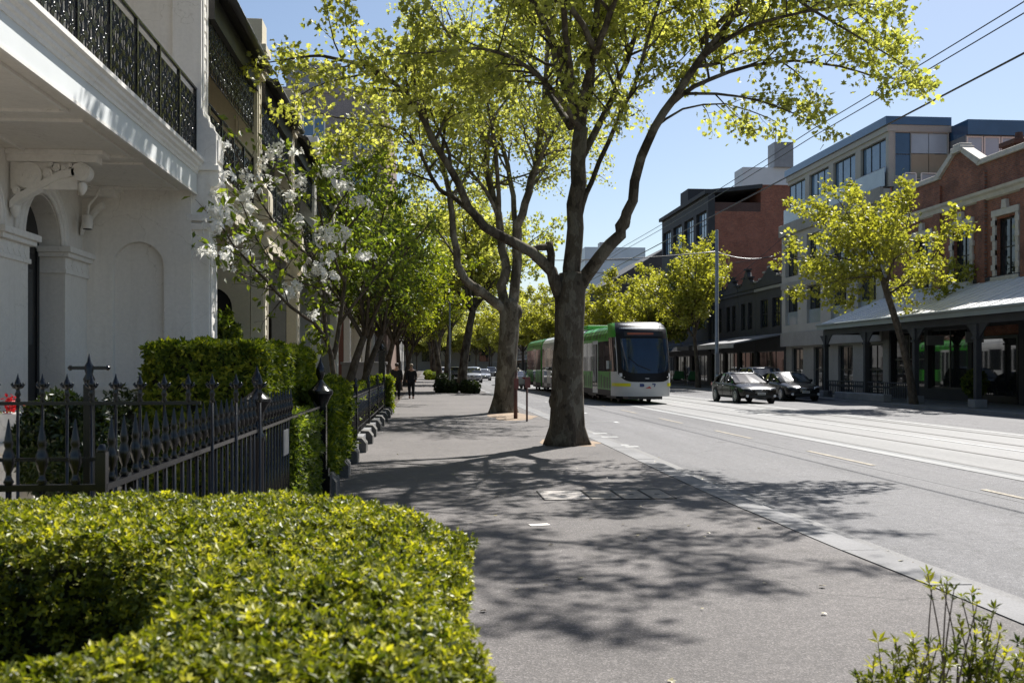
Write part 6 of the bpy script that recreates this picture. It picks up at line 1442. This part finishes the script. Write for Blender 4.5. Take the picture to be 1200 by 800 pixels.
while yy < 330:
    w = rsh.uniform(7,12)*(1+yy/300); nm, c_ = pal[k % len(pal)]; hh = rsh.uniform(7,10.5)
    if not (136-w < yy < 170):
        t = thing('street_shop', '%s shop front far along the opposite side, %s of the distant row' % (nm, ('first','second','third','fourth','fifth','sixth','seventh','eighth','ninth','tenth','eleventh','twelfth','last')[min(k,12)]), 'shop', (FXR,yy+w/2,0), 0, 'distant shops across the street')
        hs = [(yy+w*i/3+.7,yy+w*(i+1)/3-.7,4.6,6.6) for i in range(3)]
        q = MB(); q.wall('x',FXR,FXR+.4,yy,yy+w,3.2,hh,hs); q.box(FXR+.6,FXR+14,yy,yy+w,0,hh-.6); q.box(FXR-.15,FXR+.5,yy,yy+w,hh,hh+.3); q.wall('x',FXR,FXR+.4,yy,yy+w,0,3.2,[(yy+.5,yy+w-.5,.4,2.8)]); q.build('wall', mat(nm+' shop render',c_,.8,.15,1), t)
        for h_ in hs: window(t,'x',FXR+.2,*h_,M['white'],M['glass'],1,1,.09,-1)
        window(t,'x',FXR+.2,yy+.5,yy+w-.5,.4,2.8,M['black'],M['shopglass'],3,0,.09,-1)
        q = MB(); q.prism([(21.4,3.2),(FXR,3.6),(FXR,3.7),(21.4,3.3)],'y',yy,yy+w); q.build('awning', M['charcoal'] if k % 2 else M['tin'], t)
        k += 1
    yy += w+.2
fb = bld('far_building', 'grey brown building closing the far end of the street', 'building', (0,420,0)); q = MB(); q.box(-60,80,415,440,0,17); q.build('wall', mat('grey brown render',(.2,.19,.19),.9,.15,.1), fb)  # grey brown wall, mottled at random
q = MB()
for i in range(16): q.box(-50+i*8,-46+i*8,414.6,415,4,12)
q.build('window_strip', M['glass'], fb)
# ================================================================ STREET FURNITURE
def lamp_pole(label, x, y, h, r, arm=False):
    t = thing('street_pole', label, 'pole', (x,y,0), 0, 'steel poles along the street'); q = MB(); q.lathe([(r*1.5,0),(r*1.5,.5),(r,.6),(r*.75,h),(r*.5,h+.05)],(x,y,0),12); q.build('shaft', mat('galvanised steel',(.27,.28,.28),.45,.12,3,metal=.5), t)
    q = MB(); q.box(x-.14,x+.14,y-.22,y-.1,1.2,2.6) if arm else q.box(x-.08,x+.08,y-r*2,y-r,1.5,1.9); q.build('switch_box', M['tin'], t)
    return t
lamp_pole('tall galvanised steel tram pole behind the bronze grey sedan', 20.75, YX(840,20.75), 11.4, .15, True)
lamp_pole('thin grey steel pole among the trunks of the near row', 1.55, YX(527,1.55), 9.2, .075)
lamp_pole('grey steel tram pole in the gap behind the tram', 20.75, 112, 10.2, .14)
# parking sensors / ticket posts by the second tree
for i,(px,py,top,lab) in enumerate(((605,490.5,432,'rusty red steel post with pale hooked top beside the second tree'),(617.5,493.5,440,'slim red capped steel post nearest the kerb beside the second tree'))):
    b_ = G(px,py); d_ = F*H/(py-430); hh = H-(top-430)*d_/F
    t = thing('steel_post', lab, 'post', b_, 0, 'red posts beside the second tree')
    q = MB(); q.tube([(b_.x,b_.y,0),(b_.x,b_.y,hh-.1)],.04 if i == 0 else .03,8)
    if i == 0: q.tube([(b_.x-.05,b_.y+.02,0),(b_.x-.05,b_.y+.02,hh-.35)],.03,8)
    q.build('shaft', mat('rusty red steel',(.13,.065,.055),.6,.25,8), t)
    q = MB()
    if i == 0: q.tube([(b_.x,b_.y,hh-.12),(b_.x+.01,b_.y,hh-.04),(b_.x+.05,b_.y,hh),(b_.x+.1,b_.y,hh-.05)],.04,8); q.build('hook', M['ypaint'], t); q = MB(); q.box(b_.x-.07,b_.x+.07,b_.y-.05,b_.y+.03,hh-.62,hh-.3); q.build('red_band', mat('dull red band',(.16,.05,.045),.6,.2,6), t)
    else: q.box(b_.x-.06,b_.x+.1,b_.y-.04,b_.y+.04,hh-.36,hh-.04); q.build('red_cap', mat('faded red plastic',(.16,.055,.05),.6,.2,6), t)
# green café benches across the street
cgreen = mat('green café canvas',(.03,.12,.045),.6,.15,3)
for i,(px,lab) in enumerate(((795,'green canvas café screen partly hidden by the tram nose'),(813,'green canvas café screen left of the round yellow tree'))):
    y_ = YX(px,22.2); t = thing('cafe_screen', lab, 'café screen', (22.2,y_,0), 0, 'green café screens')
    q = MB(); q.prism([(21.65,.55),(22.75,.55),(22.65,1.25),(21.9,1.25)],'y',y_-.03,y_+.03); q.build('canvas', cgreen, t)
    q = MB(); q.tube([(21.6,y_,0),(21.88,y_,1.3),(22.7,y_,1.3),(22.8,y_,0)],.03,6); q.build('frame', M['tin'], t)
    q = MB(); q.box(21.9,22.6,y_+.25,y_+.8,.42,.46); q.box(21.9,22.6,y_+.76,y_+.8,.46,.9)
    q.build('bench_seat', M['black'], t)
# ================================================================ OVERHEAD WIRES
def wire(label, pts, r=.016, sag=.0):
    pts = [Vector(p) for p in pts]; out = []
    for a, b_ in zip(pts, pts[1:]):
        for i in range(12): u = i/12; out.append(a.lerp(b_,u)-Vector((0,0,sag*4*u*(1-u))))
    out.append(pts[-1]); q = MB(); q.tube(out, r, 5); return tag(q.build('overhead_wire', M['black']), label, 'wire', 'overhead wires')
wire('lowest black overhead tram wire crossing the upper right sky', [(10.0,3,6.85),(10.0,34,6.9),(10.0,68,6.9),(10.0,112,6.9),(10.0,200,6.9)], .02, .0)
wire('middle black overhead wire crossing the upper right sky', [(13.45,3,9.75),(13.45,34,9.65),(13.45,68,9.6),(13.45,112,9.6),(13.45,200,9.6)], .016, .1)
wire('topmost black overhead wire crossing the upper right sky', [(13.6,3,10.1),(13.6,34,10.0),(13.6,68,9.95),(13.6,112,9.9),(13.6,200,9.9)], .016, .1)
wire('black span wire strung across the street to the tall steel pole', [(3.2,69.5,9.2),(20.7,70,9.9),(25,69.8,9.6)], .03, .35)
wire('thin diagonal cable running from the tall steel pole down over the charcoal shops', [(20.75,70.5,7.0),(25,66,11.2)], .018, .2)
wire('black cable from the tall steel pole along the far row towards the verandah shop', [(20.75,70,8.9),(24.9,52,9.4),(24.9,30,9.5)], .018, .3)
wire('second span wire across the street farther away behind the tram', [(3.2,112,8.6),(20.7,112,9.3)], .03, .3)
# ================================================================ CAMERA, LIGHT, WORLD
cam = bpy.data.cameras.new('camera'); co = bpy.data.objects.new('camera', cam); COL.objects.link(co); S.camera = co
co.location = (0,0,H); co.rotation_euler = (rad(90),0,-TH)
cam.sensor_width = 36; cam.lens = 36*F/1200; cam.shift_y = 30/1200; cam.clip_start = .05; cam.clip_end = 3000
cam.dof.use_dof = True; cam.dof.focus_distance = 20; cam.dof.aperture_fstop = 7.1
sun = bpy.data.lights.new('sun','SUN'); so = bpy.data.objects.new('sun', sun); COL.objects.link(so)
so.rotation_euler = (-SUN).to_track_quat('-Z','Y').to_euler(); so.location = (20,30,60)
sun.energy = 5.0; sun.angle = rad(.53); sun.color = (1,.97,.925)
W = bpy.data.worlds.new('World'); S.world = W; W.use_nodes = True; nt = W.node_tree
sky = nt.nodes.new('ShaderNodeTexSky'); sky.sky_type = 'NISHITA'; sky.sun_disc = False
sky.sun_elevation = math.asin(SUN.z); sky.sun_rotation = math.atan2(SUN.x, SUN.y); sky.air_density = 1.0; sky.dust_density = 1.0; sky.ozone_density = 1.6; sky.altitude = 50
bg = nt.nodes['Background']; nt.links.new(sky.outputs[0], bg.inputs[0]); bg.inputs[1].default_value = .066
vs_ = S.view_settings; vs_.view_transform = 'Standard'; vs_.look = 'None'; vs_.exposure = 0.93; vs_.gamma = 1
try: vs_.use_curve_mapping = False
except Exception: pass
S.cycles.use_denoising = True; S.cycles.max_bounces = 7; S.cycles.transparent_max_bounces = 8; S.cycles.caustics_reflective = False; S.cycles.caustics_refractive = False
S.cycles.sample_clamp_indirect = 6
